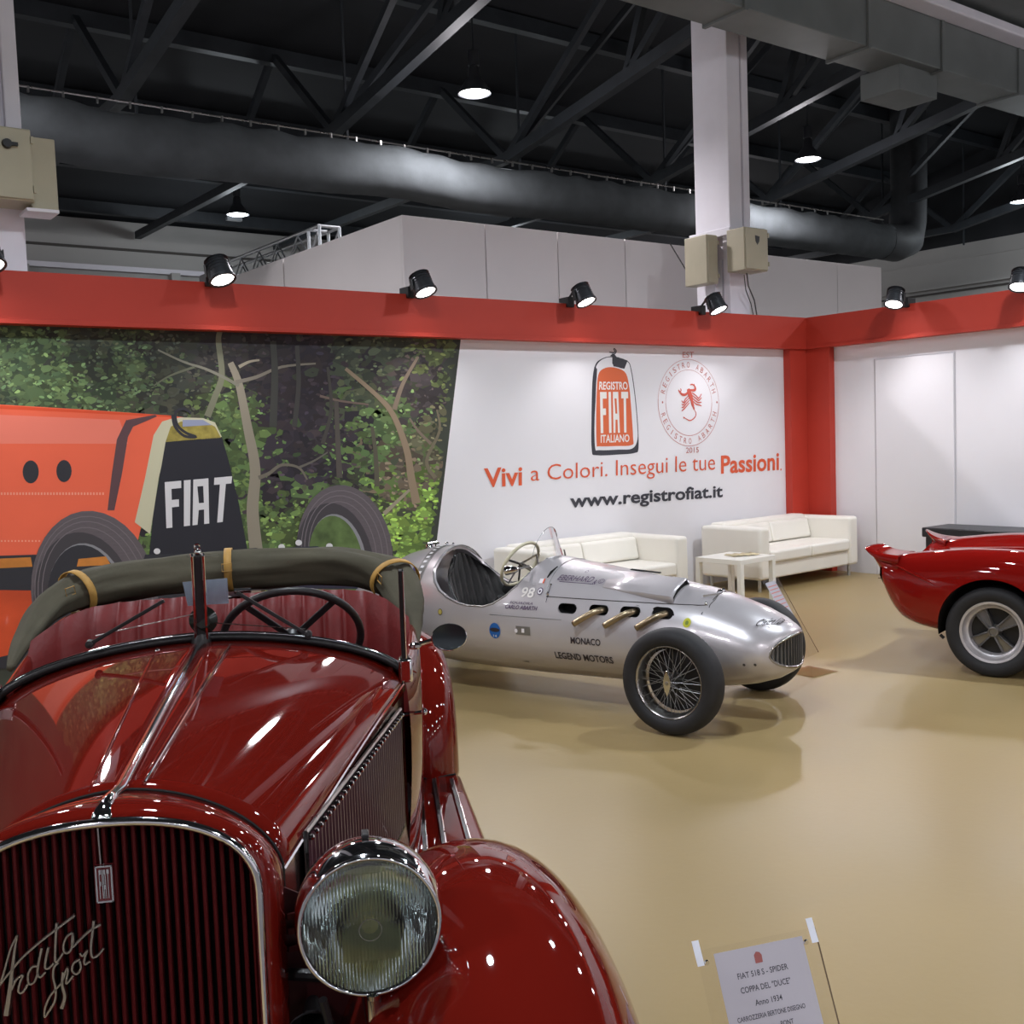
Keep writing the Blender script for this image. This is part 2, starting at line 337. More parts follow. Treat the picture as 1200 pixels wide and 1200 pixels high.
def ebox(name, label, x0, x1, y0, y1, z0, z1, win=True):
    e = thing(name, label, 'electrical box', (x0, y0, z0))
    finish('box_body', MB().box(0, x1-x0, .015, y1-y0, 0, z1-z0), m_beigebox, e, smooth=False, bevel=.008)
    finish('box_door', MB().box(.01, x1-x0-.01, 0, .014, .012, z1-z0-.012), m_beigebox, e, smooth=False, bevel=.004)
    if win:
        w = x1-x0; h = z1-z0
        finish('door_lock', MB().poly([(w*.42, -.002, h*.82), (w*.62, -.002, h*.80), (w*.60, -.002, h*.68), (w*.52, -.002, h*.60), (w*.44, -.002, h*.68)], (0, .006, 0)), m_black, e, smooth=False)
    for zz in (.12, .8):
        finish('hinge', MB().box(x1-x0-.006, x1-x0+.012, -.004, .02, zz*(z1-z0), zz*(z1-z0)+.05), m_beigebox, e, smooth=False)
    return e
a = at_y(873, 265, 8.32); b = at_y(901, 318, 8.32)
e1 = ebox('electrical_box', 'beige metal electrical box on the front of the tall column', a.x, b.x, 8.32, 8.60, b.z, a.z)
a = at_y(811, 277, 8.95); b = at_y(826, 337, 8.95)
e2 = ebox('electrical_box', 'narrow grey green electrical box on the left flank of the tall column', 9.48, 9.66, 8.75, 9.12, b.z+.02, a.z, False)
a = at_y(35, 148, 8.30); b = at_y(66, 250, 8.42)
E3 = ebox('electrical_box', 'stepped beige electrical box on the column at the left edge', 1.4, a.x, 8.28, 8.62, at_y(20, 234, 8.28).z, at_y(20, 149, 8.28).z, False)
finish('box_extension', MB().box(a.x-1.4, at_y(63, 165, 8.42).x-1.4, .12, .34, -.03, at_y(60, 164, 8.42).z-at_y(20, 234, 8.28).z), m_beigebox, E3, smooth=False, bevel=.006)
finish('bottom_tray', MB().box(a.x-1.45, at_y(66, 250, 8.42).x-1.4, .05, .30, -.06, -.035), m_column, E3, smooth=False, bevel=.004)
p = at_y(8, 168, 8.27); finish('latch', MB().lathe([(0, .03), (.03, .03), (.035, 0), (.02, -.01)], (p.x-1.4, -.005, p.z-E3.location.z), (0, -1, 0), 14).box(p.x-1.4, p.x-1.4+.07, -.03, -.01, p.z-E3.location.z-.012, p.z-E3.location.z+.012), m_black, E3)
cab = [at_y(785, 285, 9.6), at_y(800, 310, 9.5), at_y(815, 335, 9.4), at_y(832, 341, 9.3)]
finish('power_cable', MB().tube([c-e2.location for c in cab], .008, 6), m_seam, e2)
cab = [at_y(875, 320, 8.5), at_y(877, 335, 8.5), at_y(884, 352, 8.55), at_y(887, 370, 8.55)]
finish('power_cable', MB().tube([c-e1.location for c in cab], .008, 6), m_seam, e1)
cab = [at_y(872, 322, 8.5), at_y(874, 340, 8.5), at_y(880, 356, 8.55), at_y(883, 370, 8.55)]
finish('power_cable', MB().tube([c-e1.location for c in cab], .006, 6), m_seam, e1)

# pendant high-bay lamps of the hall: a regular grid, some in view
def light(name, kind, loc, energy, color, parent=None, size=.3, direction=(0, 0, -1), spot=None):
    l = bpy.data.lights.new(name, kind); l.energy = energy; l.color = color
    if kind == 'AREA': l.shape = 'DISK'; l.size = size
    if kind == 'SPOT': l.spot_size = spot; l.spot_blend = .6; l.shadow_soft_size = size
    if kind == 'POINT': l.shadow_soft_size = size
    o = bpy.data.objects.new(name, l); COL.objects.link(o); o.location = loc
    o.rotation_euler = Vector(direction).to_track_quat('-Z', 'Y').to_euler()
    if parent: o.parent = parent
    return o
PLAB = {(0, 0): 'round white pendant lamp nearest the top centre of the roof', (1, 0): 'round white pendant lamp right of the tall column',
        (2, 0): 'cool white pendant lamp at the far right under the roof', (0, 1): 'small bell shaped pendant lamp below the fabric duct'}
for iy, yy in enumerate((11.16, 19.08, 3.3, -4.6, -12.0)):
    for ix, xx in enumerate((7.95, 14.48, 21.1, 1.4, -5.2, -11.8)):
        if (iy, ix) == (1, 0): xx, yy_ = 8.12, 19.08
        inview = (ix, iy) in PLAB
        t = thing('pendant_lamp', PLAB.get((ix, iy), 'high pendant lamp in the dark roof outside the view'), 'ceiling lamp', (xx, yy, 6.0), 0, 'hall pendant lamps')
        cool = (ix, iy) in ((2, 0), (0, 1)) or (ix+iy) % 3 == 2
        finish('lamp_shade', MB().lathe([(.05, .34), (.07, .30), (.08, .2), (.16, .1), (.21, 0), (.2, 0), (.15, .09), (.07, .19)], n=24), m_lampgrey, t)
        finish('lamp_lens', MB().lathe([(0, .0), (.1, -.005), (.185, .01), (.185, .03), (0, .03)], n=24), m_bulbc if cool else m_bulb, t)
        finish('ballast', MB().lathe([(.0, .52), (.07, .52), (.07, .34), (0, .34)], n=12), m_lampgrey, t)
        finish('suspension', MB().tube([(0, 0, .5), (0, 0, roofz(yy)-6.0)], .01, 6), m_steel, t)
        light('lamp_light', 'SPOT', (0, 0, -.06), PENDANT_W, (.90, .98, 1.06) if cool else (1, .965, 1.02), t, .17, (0, 0, -1), math.radians(158))
        light('lamp_spill', 'POINT', (0, 0, -.22), PENDANT_W*.10, (.90, .98, 1.06) if cool else (1, .965, 1.02), t, .17)
# strip lights glimpsed under the duct
t = tag(finish('strip_light', MB().box(8.3, 8.6, 20.0, 20.1, 6.1, 6.16), m_alu, smooth=False), 'short grey bracket above the bell shaped pendant lamp', 'bracket')

# clamp floodlights on the red beam
def flood(name, label, p, n, w):
    """p on the beam front top, n outward horizontal direction"""
    t = thing(name, label, 'spotlight', p, math.atan2(n[0], -n[1]), 'clamp floodlights on the red beam')
    # local: -y outward
    finish('clamp', MB().box(-.03, .03, -.03, .09, -.03, .05), m_black, t, smooth=False, bevel=.004)
    finish('arm', MB().tube([(0, 0, .04), (0, -.06, .09), (0, -.13, .08)], .010, 6), m_black, t)
    ax = Vector((0.10, -.42, -.90)).normalized(); c = Vector((0, -.17, .05))
    for s in (-1, 1): finish('yoke', MB().obox(c + Vector((s*.082, .02, .03)), c + Vector((s*.082, 0, -.05)), .006, .03), m_black, t, smooth=False)
    finish('housing', MB().lathe([(0, -.08), (.05, -.08), (.068, -.05), (.072, 0), (.078, .055), (.084, .06), (.084, .075), (.07, .075)], c, ax, 20), m_lampgrey, t)
    finish('lamp_lens', MB().lathe([(0, .078), (.04, .074), (.07, .066)], c, ax, 20), m_bulb, t)
    fins = MB()
    for k in range(5): fins.lathe([(.05, -.07+k*.02), (.075, -.068+k*.02), (.05, -.066+k*.02)], c, ax, 16)
    finish('cooling_fins', fins, m_lampgrey, t)
    t.scale = (1.25, 1.25, 1.25)
    light('lamp_light', 'SPOT', c+ax*.1, w, (1, .97, 1.0), t, .06, ax, math.radians(140))
YB = YW-.12; XB = XW-.12
for i, (px, py) in enumerate(((258, 352), (495, 360), (683, 372), (838, 380))):
    q = at_y(px, py, YB-.2)
    flood('clamp_floodlight', ('bright clamp floodlight on the red beam, leftmost one fully in view', 'second bright clamp floodlight along the red beam above the mural edge',
          'third bright clamp floodlight on the red beam, above the two logos', 'bright clamp floodlight on the red beam under the tall column')[i], (q.x, YB, 3.0), (0, -1), FLOOD_W)
flood('clamp_floodlight', 'clamp floodlight whose glare enters at the left frame edge', (at_y(-12, 352, YB-.2).x, YB, 3.0), (0, -1), FLOOD_W)
for i, (px, py) in enumerate(((1050, 378), (1197, 352))):
    q = at_x(px, py, XB-.2)
    flood('clamp_floodlight', ('clamp floodlight on the right wall beam above the flush door', 'clamp floodlight cut by the right frame edge')[i], (XB, q.y, 3.0), (-1, 0), FLOOD_W)
flood('clamp_floodlight', 'clamp floodlight on the right wall beam outside the view', (XB, 3.9, 3.0), (-1, 0), FLOOD_W)

# unseen stand with floodlights, added behind the camera for chrome and paint to mirror
WN = struct(finish('wall_added_stand', MB().box(-8, 12, -7.1, -7.0, 0, 3.0), m_wall, smooth=False))
finish('added_fascia', MB().box(-8, 12, -7.0, -6.9, 2.6, 3.0), mat('blue_grey_board', rgb(70, 80, 96), .5), WN, smooth=False)
for k in range(7): flood('clamp_floodlight', 'clamp floodlight added on the unseen stand behind the camera', (-6.5+2.6*k, -6.9, 3.0), (0, 1), FLOOD_W)

# ================================================================== printed wall: mural, logos, lettering
def wp(px, py, k=0): return at_y(px, py, YW - 0.001 - 0.0006*k)
def wpoly(name, pts, m, parent, k=1, col=None):
    return finish(name, MB().poly([wp(x, y, k) for x, y in pts], (0, .0005, 0)), m, parent, smooth=False)
def spline(pts, n=6, closed=False):
    out = []; m = len(pts); P = [Vector((*p, 0)) if len(p) == 2 else Vector(p) for p in pts]
    for i in range(m if closed else m-1):
        a = P[(i-1) % m] if closed or i > 0 else P[0]; b = P[i]; c = P[(i+1) % m]; d = P[(i+2) % m] if closed or i+2 < m else P[-1]
        for k in range(n):
            t = k/n; out.append(0.5*((2*b)+(-a+c)*t+(2*a-5*b+4*c-d)*t*t+(-a+3*b-3*c+d)*t*t*t))
    if not closed: out.append(P[-1])
    return out
MU = thing('printed_mural', 'large printed mural of an orange vintage car in a wood, on the booth wall', 'mural', (0, 0, 0))
K = 1.12
m_forest = mat('forest_print', rgb(44, 46, 42, K), 0.6, col2=rgb(66, 72, 60, K), nscale=2.2)
ed = [wp(540, 397), wp(511, 642)]; dd = (ed[1]-ed[0])/(ed[1].z-ed[0].z)
e0 = ed[0] + dd*(ZB+.02-ed[0].z); e1 = ed[0] + dd*(0.0-ed[0].z)
finish('mural_sheet', MB().poly([(-3, YW-.0008, ZB+.02), (e0.x, YW-.0008, ZB+.02), (e1.x, YW-.0008, 0.002), (-3, YW-.0008, 0.002)], (0, .0006, 0)), m_forest, MU, smooth=False)
m_print = mat('leaf_print', (1, 1, 1, 1), 0.6, attr='paint')
rg = random.Random(11)
ctrl = [(-60,420,64,84,52,5),(40,420,72,100,58,6),(60,460,86,116,66,7),(110,400,52,66,44,4),(150,440,70,94,56,6),(200,420,48,60,42,3),(200,470,52,62,44,3),(250,410,44,50,40,2),(260,490,78,104,54,4),
        (300,420,40,42,38,2),(340,460,42,42,42,1),(340,560,46,46,46,1),(300,600,80,110,54,5),(280,530,74,104,52,4),(380,430,40,40,40,1),(400,520,46,46,44,1),(420,410,56,70,48,3),(440,440,66,82,54,4),
        (460,500,90,120,66,5),(430,530,80,112,56,4),(470,560,96,92,70,4),(490,450,60,60,52,3),(520,430,78,96,50,5),(500,520,92,98,66,4),(490,600,112,150,62,8),(460,620,118,156,64,8),(500,630,104,140,58,8),(420,600,56,70,46,3),(380,620,84,112,56,3),(340,620,92,122,58,4),(20,500,60,80,50,3),(-80,500,60,84,52,4)]
leaf = MB()
def inside(px, py): 
    return py > 376 and px < 540-(py-397)*29/245-3
def blob(i, px, py, s, f, jit, asp=.55):
    bd = 1e9
    for c in ctrl:
        d = (c[0]-px+rg.gauss(0, jit))**2 + (c[1]-py+rg.gauss(0, jit))**2
        if d < bd: bd = d; b = c
    if s < 8 and rg.random() > 0.25 + 0.1*b[5]: return
    a0 = rg.uniform(0, PI); n = 8 if s > 8 else rg.choice((5, 6, 7)); pts = []
    for k in range(n):
        a = 2*PI*k/n; r_ = s*rg.uniform(.6, 1.1); x_ = r_*math.cos(a)*1.2; y_ = r_*math.sin(a)*asp
        pts.append((px + x_*math.cos(a0) - y_*math.sin(a0), py + x_*math.sin(a0)*.6 + y_*math.cos(a0)))
    if any(not inside(x_, y_) for x_, y_ in pts): return
    h = rg.uniform(-6, 8)
    col = rgb(*[max(0, min(255, v_*f)) for v_ in (b[2]+8+h, b[3]+h*.6, b[4]+8)], K)
    leaf.v += [tuple(at_y(x_, y_, YW-.0010-.0000001*i)) for x_, y_ in pts]; m_ = len(leaf.v); leaf.f.append(tuple(range(m_-n, m_))); leaf.c.append(col)
for i in range(1500): blob(i, rg.uniform(-110, 540), rg.uniform(384, 668), rg.uniform(9, 24), rg.uniform(.6, 1.02), 26, .8)
for i in range(3500): blob(1500+i, rg.uniform(-110, 540), rg.uniform(384, 668), rg.uniform(4, 9), rg.uniform(.6, 1.15), 18, .7)
for i in range(5500): blob(5000+i, rg.uniform(-110, 540), rg.uniform(384, 668), rg.uniform(1.8, 4.5), rg.uniform(.75, 1.55), 14)
o = finish('leaf_print', leaf, m_print, MU, smooth=False, weld=False); o['kind'] = 'stuff'
BK = [4.0]
def branch(pts, w0, w1, col):
    BK[0] += .06
    P = spline(pts, 5); n = len(P); L_ = []; R_ = []
    for i, p in enumerate(P):
        d = (P[min(i+1, n-1)]-P[max(i-1, 0)]).normalized(); nn = Vector((-d.y, d.x, 0)); w_ = (w0+(w1-w0)*i/(n-1))/2
        a = p+nn*w_; b_ = p-nn*w_; L_.append(wp(a.x, a.y, BK[0])); R_.append(wp(b_.x, b_.y, BK[0]))
    mb = MB().strip(L_, R_); mb.c = [col]*len(mb.f); return mb
BR = [([(302,660),(296,600),(299,550),(290,500),(280,450),(270,425)], 16, 7, (136,128,112)), ([(243,488),(252,465),(260,440),(256,400),(258,388)], 8, 6, (112,112,92)), ([(280,452),(262,442),(240,432),(215,424),(185,410)], 4, 2, (120,118,104)),
      ([(276,448),(300,442),(330,430),(370,426)], 5, 2, (118,112,100)), ([(280,430),(292,424),(304,422)], 4, 2, (150,142,124)), ([(303,560),(315,555),(330,545),(350,548),(360,562)], 5, 2, (104,98,86)), ([(350,548),(368,540),(384,530)], 3, 1.5, (96,92,84)),
      ([(488,590),(482,560),(476,525),(460,485),(440,462),(405,432)], 10, 4, (140,122,100)), ([(462,480),(472,450),(490,418)], 6, 3, (128,112,96)), ([(375,464),(400,470),(432,474)], 3, 2, (110,92,84)), ([(398,560),(396,520),(394,470)], 7, 5, (78,72,66)), ([(442,570),(440,530),(436,500)], 6, 4, (84,80,66)),
      ([(450,602),(465,588),(480,574)], 5, 3, (150,140,120)), ([(505,520),(490,505),(480,490)], 4, 2, (120,106,92)), ([(510,560),(500,540),(515,505),(512,480)], 5, 2, (112,104,84)), ([(320,500),(322,440),(320,400)], 9, 7, (58,58,54)), ([(345,500),(350,450),(348,405)], 6, 5, (60,58,56)), ([(378,520),(388,480),(384,430)], 5, 3, (66,62,58)), ([(228,430),(200,440),(180,452)],3,1.5,(96,98,80))]
bb = MB()
for pts, w0, w1, c in BR:
    b_ = branch(pts, w0, w1, rgb(*c, K)); n = len(bb.v); bb.v += b_.v; bb.f += [tuple(i+n for i in f) for f in b_.f]; bb.c += b_.c
finish('branch_print', bb, m_print, MU, smooth=False, weld=False)
def ink(n, r, g_, b_, **kw): return mat(n, rgb(r, g_, b_, K), 0.6, **kw)
i_or = ink('print_orange', 226, 98, 68, noise=.04, nscale=1.5); i_or2 = ink('print_orange_light', 226, 120, 100); i_dk = ink('print_charcoal', 44, 44, 50)
i_cream = ink('print_cream', 190, 186, 158); i_gold = ink('print_gold', 146, 132, 62, noise=.3, nscale=20); i_tyre = ink('print_tyre', 92, 84, 88, noise=.08, nscale=20, stretch=(1, 1, 6)); i_tyre2 = ink('print_tyre_dark', 62, 58, 62)
i_white = ink('print_white', 206, 204, 206); i_strap = ink('print_strap', 88, 62, 66); i_wood = ink('print_wood', 190, 120, 50, noise=.2); i_sky = ink('print_sky_glint', 140, 146, 170)
body = [(-120,470),(0,474),(100,480),(200,487),(222,490),(200,500),(186,520),(172,590),(160,640),(160,700),(-120,700)]
wpoly('bonnet_print', body, i_or, MU, 6)
wpoly('bonnet_highlight_print', [(-120,482),(0,486),(140,492),(150,520),(0,520),(-120,520)], i_or2, MU, 7)
wpoly('bonnet_edge_print', [(-120,474),(0,475),(200,487),(200,489),(0,479),(-120,478)], ink('print_red_edge', 214, 76, 40), MU, 7)
for sx, sy, w_, h_ in ((36, 553, 9.5, 13.5), (75, 552, 9, 13)):
    wpoly('vent_hole_print', [(sx+w_*math.cos(a*PI/10), sy+h_*math.sin(a*PI/10)) for a in range(20)], i_dk, MU, 8)
rv = MB()
for k in range(34): x = 2+k*3.6; rv.add([wp(x-1, 577+.0*k, 8), wp(x+1, 577, 8), wp(x+1, 580, 8), wp(x-1, 580, 8)], [(0,1,2,3)])
for k in range(12): x = 2+k*4; rv.add([wp(x-1, 633, 8), wp(x+1, 633, 8), wp(x+1, 635, 8), wp(x-1, 635, 8)], [(0,1,2,3)])
o = finish('rivet_print', rv, ink('print_pink', 232, 150, 126), MU, smooth=False); o['kind'] = 'stuff'
wpoly('leather_strap_print', [(148,492),(153,493),(143,555),(134,598),(126,598),(131,556),(137,515)], i_strap, MU, 8)
wpoly('leather_strap_print', [(150,492),(182,486),(184,488),(156,500),(146,520),(143,515)], i_strap, MU, 9)
wpoly('radiator_shell_print', [(200,491),(212,489),(238,490),(252,495),(260,512),(262,520),(196,518),(186,560),(176,626),(158,612),(170,560),(180,510),(190,494)], i_cream, MU, 9)
wpoly('radiator_top_print', [(200,500),(212,494),(240,494),(252,500),(259,513),(194,518)], i_gold, MU, 10)
wpoly('radiator_glint_print', [(214,492),(238,492),(248,498),(214,500)], i_sky, MU, 11)
wpoly('radiator_core_print', [(194,518),(260,512),(268,540),(280,590),(292,655),(174,660),(180,600)], ink('print_black', 34, 34, 42), MU, 10)
cp = [wp(p.x, p.y, 11) for p in spline([(202,486),(205,500),(216,511),(230,512),(218,507),(208,498),(206,484),(214,479),(224,484)], 5)]
finish('filler_cap_print', MB().tube(cp, .012, 5, flat=.02, up=(0, 1, 0)), i_dk, MU)
def cquad(c, fn, col=None):   # map letter strokes given in unit square quads
    mb = MB()
    for q in c: mb.add([fn(u, v) for u, v in q], [(0,1,2,3)] if len(q) == 4 else [tuple(range(len(q)))])
    return mb
FQ = [[(0,0),(.4,0),(.4,1),(0,1)],[(.4,.84),(1,.84),(1,1),(.4,1)],[(.4,.44),(.85,.44),(.85,.6),(.4,.6)]]
IQ = [[(0,0),(1,0),(1,1),(0,1)]]
AQ = [[(0,0),(.3,0),(.36,.42),(.18,1),(0,1)],[(.7,0),(1,0),(.82,1),(.52,1),(.64,.42)],[(.18,.84),(.8,.84),(.8,1),(.18,1)],[(.25,.32),(.75,.32),(.75,.47),(.25,.47)]]
TQ = [[(0,.84),(1,.84),(1,1),(0,1)],[(.34,0),(.68,0),(.68,.84),(.34,.84)]]
def letters(name, x0, x1, zf, m, parent, mk, gap=.045, prop=(.27, .11, .3, .29)):
    """condensed F I A T: mk(u, v) maps 0..1"""
    tot = sum(prop)+3*gap; u = 0
    for L_, p in zip((FQ, IQ, AQ, TQ), prop):
        u0, u1 = u/tot, (u+p)/tot
        mb = MB()
        for jq, q in enumerate(L_): mb.poly([mk(u0+(u1-u0)*a, b)+Vector((0, -.00025*jq, 0)) for a, b in q], zf)
        finish(name, mb, m, parent, smooth=False); u += p+gap
def mk(u, v):   # quad on the printed radiator
    a = Vector((195, 619, 0)).lerp(Vector((267, 611, 0)), u); b = Vector((193, 565, 0)).lerp(Vector((272, 558, 0)), u); p = a.lerp(b, v); return wp(p.x, p.y, 12)
letters('lettering', 0, 1, (0, .0004, 0), i_white, MU, mk)
def ell(cx, cy, rx, ry, rot=0, n=36, a0=0, a1=2*PI): return [(cx+rx*math.cos(a0+(a1-a0)*k/n)*math.cos(rot)-ry*math.sin(a0+(a1-a0)*k/n)*math.sin(rot), cy+rx*math.cos(a0+(a1-a0)*k/n)*math.sin(rot)+ry*math.sin(a0+(a1-a0)*k/n)*math.cos(rot)) for k in range(n)]
wpoly('chassis_print', [(-120,655),(40,650),(280,650),(460,640),(470,760),(-120,790)], i_dk, MU, 13)
wpoly('wood_rail_print', [(-120,660),(36,653),(38,664),(-120,672)], i_wood, MU, 14)
wpoly('red_panel_print', [(-120,690),(38,692),(40,760),(-120,800)], ink('print_rust', 190, 70, 34, noise=.3, nscale=2), MU, 14)
for nm, cx, cy, rx, ry, ix, iy, irx, iry, rot in (('tyre_print', 111, 700, 74, 102, 102, 712, 46, 74, -.15), ('tyre_print', 404, 648, 56, 80, 394, 662, 32, 58, -.12)):
    wpoly(nm, ell(cx, cy, rx, ry, rot), i_tyre, MU, 16)
    wpoly(nm, ell(ix-2, iy, irx+14, iry+15, rot), i_tyre2, MU, 17)
    wpoly('rim_print', ell(ix+2, iy, irx+2, iry+2, rot), ink('print_rim', 132, 132, 136), MU, 18)
    wpoly('rim_print', ell(ix, iy, irx, iry, rot), i_dk if cx < 200 else ink('print_green', 84, 104, 58, noise=.4, nscale=8), MU, 19)
def ering(cx, cy, rx, ry, rot, w_, m, k):
    A_ = ell(cx, cy, rx, ry, rot, 40) ; A_.append(A_[0]); B_ = ell(cx, cy, rx-w_, ry-w_, rot, 40); B_.append(B_[0])
    finish('tread_print', MB().strip([wp(x, y, k) for x, y in A_], [wp(x, y, k) for x, y in B_]), m, MU, smooth=False)
i_tread = ink('print_tread', 112, 104, 108)
for cx, cy, rx, ry, rot in ((110, 701, 69, 97, -.15), (404, 649, 51, 75, -.12)):
    for dd_, sh_ in ((0, 0), (5, 1), (11, 2)): ering(cx-sh_*1.2, cy+sh_, rx-dd_, ry-dd_, rot, 1.0, i_tread, 17.5)
wpoly('wood_rail_print', [(92,655),(124,652),(130,662),(90,664)], i_wood, MU, 20)
wpoly('axle_print', spl if False else [(170,650),(240,648),(300,642),(330,650),(372,648),(398,660),(400,690),(160,690)], i_dk, MU, 20)
wpoly('leaf_spring_print', [(290,655),(330,642),(372,640),(400,652),(440,690),(360,690),(280,680)], ink('print_navy', 40, 40, 58), MU, 21)
for x, y in ((184, 646), (212, 656), (350, 636), (330, 641), (386, 640)): wpoly('grease_cap_print', ell(x, y, 4, 3.5, n=10), i_white, MU, 22)

# ---- white part of the wall: radiator logo, roundel, slogan
LG = thing('printed_wall_logos', 'printed logos, slogan and web address on the white wall', 'wall lettering', (0, 0, 0))
def cz(x, y): return (680+x/6.667, 400+y/6.667)      # zoomed crop to picture coordinates
def lpoly(name, pts, m, k): return wpoly(name, [cz(*p) for p in pts], m, LG, k)
outer = [tuple(p)[:2] for p in spline([(245,118),(160,140),(115,190),(95,320),(88,600),(90,850),(125,890),(300,884),(425,872),(455,835),(450,640),(430,420),(400,220),(365,150)], 4, True)]
inner = [tuple(p)[:2] for p in spline([(240,124),(165,146),(125,195),(130,240),(122,400),(112,620),(116,830),(150,850),(300,846),(405,838),(446,770),(444,640),(424,420),(394,222),(362,156)], 4, True)]
lpoly('logo_outline', outer, m_ink, 1); lpoly('logo_ground', inner, m_wall, 2)
lpoly('logo_cap_shade', [(250,115),(300,125),(370,150),(345,215),(262,198),(250,170)], m_ink, 3)
lpoly('logo_shade', [(110,200),(132,215),(124,400),(110,620),(112,800),(95,840),(90,560),(98,330)], m_ink, 3)
wm = [tuple(p)[:2] for p in spline([(255,195),(180,205),(135,255),(122,400),(118,620),(122,810),(140,828),(280,826),(410,818),(420,760),(404,520),(385,330),(350,230)], 4, True)]
lpoly('logo_white_edge', wm, m_wall, 4)
fill = [(267+(x-267)*.955, 515+(y-515)*.975) for x, y in wm]
lpoly('logo_shield', fill, m_orangelogo, 5)
hook = [cz(p.x, p.y) for p in spline([(248,100),(270,98),(282,75),(266,56),(262,66),(272,78),(260,88),(228,84)], 4)]
finish('logo_filler_cap', MB().tube([wp(x, y, 5) for x, y in hook], .006, 5, flat=.05, up=(0, 1, 0)), m_ink, LG)
lpoly('logo_filler_cap', [(232,116),(250,98),(270,104),(285,122)], m_ink, 5)
def quadmap(a, b, c_, d, k):  # a bottom-left, b bottom-right, c top-right, d top-left (picture coordinates)
    A, B, C_, D_ = (wp(*p, k) for p in (a, b, c_, d))
    return lambda u, v: A.lerp(B, u).lerp(D_.lerp(C_, u), v)
def ltext(name, s, a, b, c_, d, m, k=6, bold=0.0, shear=0.0, parent=None):
    fn = quadmap(a, b, c_, d, k); return finish(name, text_mb(s, 0, 1, 0, 1, fn, bold, shear), m, parent or LG, smooth=False)
ltext('lettering', 'REGISTRO', cz(146,378), cz(372,378), cz(368,316), cz(150,314), m_whiteink, bold=.02)
ltext('lettering', 'ITALIANO', cz(160,794), cz(384,786), cz(384,726), cz(160,730), m_whiteink, bold=.02)
q0 = quadmap(cz(160,718), cz(378,712), cz(374,394), cz(154,396), 6)
letters('lettering', 0, 1, (0, .0004, 0), m_whiteink, LG, q0, gap=.07, prop=(.24, .09, .24, .26))
ltext('lettering', 'Vivi', (568,571.5), (612,569), (612,546), (567,549), m_orange, bold=.022)
ltext('lettering', 'a Colori. Insegui le tue', (622,569.5), (838,556.5), (838,531.5), (622,545.5), m_orange, bold=-.005)
ltext('lettering', 'Passioni', (845,555.5), (913,551), (913,529.5), (845,534), m_orange, bold=.022)
ltext('lettering', '.', (914.5,551.5), (916,551.4), (916,549), (914.5,549), m_orange)
ltext('lettering', 'www.registrofiat.it', (668,600), (847,587), (847,568), (668,579), m_ink, bold=.026)
# roundel: two rings and circular writing, in wall metres
c0 = wp(*cz(850, 480)); rx = (wp(*cz(1098, 480))-wp(*cz(604, 480))).x/2; rz_ = (wp(*cz(850, 160)).z-wp(*cz(850, 806)).z)/2
R0 = (rx+rz_)/2
def ring(name, r, w_, a0, a1, k=2):
    n = 60; A = [(c0.x+(r-w_/2)*math.cos(a0+(a1-a0)*i/n), YW-.001-.0006*k, c0.z+(r-w_/2)*math.sin(a0+(a1-a0)*i/n)) for i in range(n+1)]
    B = [(c0.x+(r+w_/2)*math.cos(a0+(a1-a0)*i/n), YW-.001-.0006*k, c0.z+(r+w_/2)*math.sin(a0+(a1-a0)*i/n)) for i in range(n+1)]
    finish(name, MB().strip(A, B), m_pinkink, LG, smooth=False)
ring('roundel_ring', R0, .006, PI*.97, PI*2.0); ring('roundel_ring', R0, .004, -.1, PI*.97); ring('roundel_ring', R0*.76, .006, PI, PI*2); ring('roundel_ring', R0*.76, .003, 0, PI)
def arc_text(s, r, mid, span, h, top=True):
    n = len(s)
    for i, ch in enumerate(s):
        if ch == ' ': continue
        a = mid + (1 if not top else -1)*span*((i+.5)/n-.5)
        tx = Vector((math.sin(a), 0, -math.cos(a))) if top else Vector((-math.sin(a), 0, math.cos(a)))
        up = Vector((math.cos(a), 0, math.sin(a))) * (1 if top else -1); o_ = Vector((c0.x+r*math.cos(a), YW-.0022, c0.z+r*math.sin(a)))
        wd = h*(.16 if ch == 'I' else .68)
        finish('lettering', text_mb(ch, -wd/2, wd/2, -h/2, h/2, lambda u, v: o_+tx*u+up*v), m_pinkink, LG, smooth=False)
arc_text('REGISTRO ABARTH', R0*.875, PI/2, PI*.86, R0*.13)
arc_text('REGISTRO ABARTH', R0*.885, -PI/2, PI*.86, R0*.13, False)
ltext('lettering', 'EST', cz(800,128), cz(888,128), cz(888,82), cz(800,82), m_pinkink)
ltext('lettering', '2015', cz(826,874), cz(926,868), cz(926,826), cz(826,830), m_pinkink)
for x in (643, 1068): lpoly('roundel_dot', [(x+6*math.cos(a), 476+9*math.sin(a)) for a in (0,1,2,3,4,5)], m_pinkink, 2)
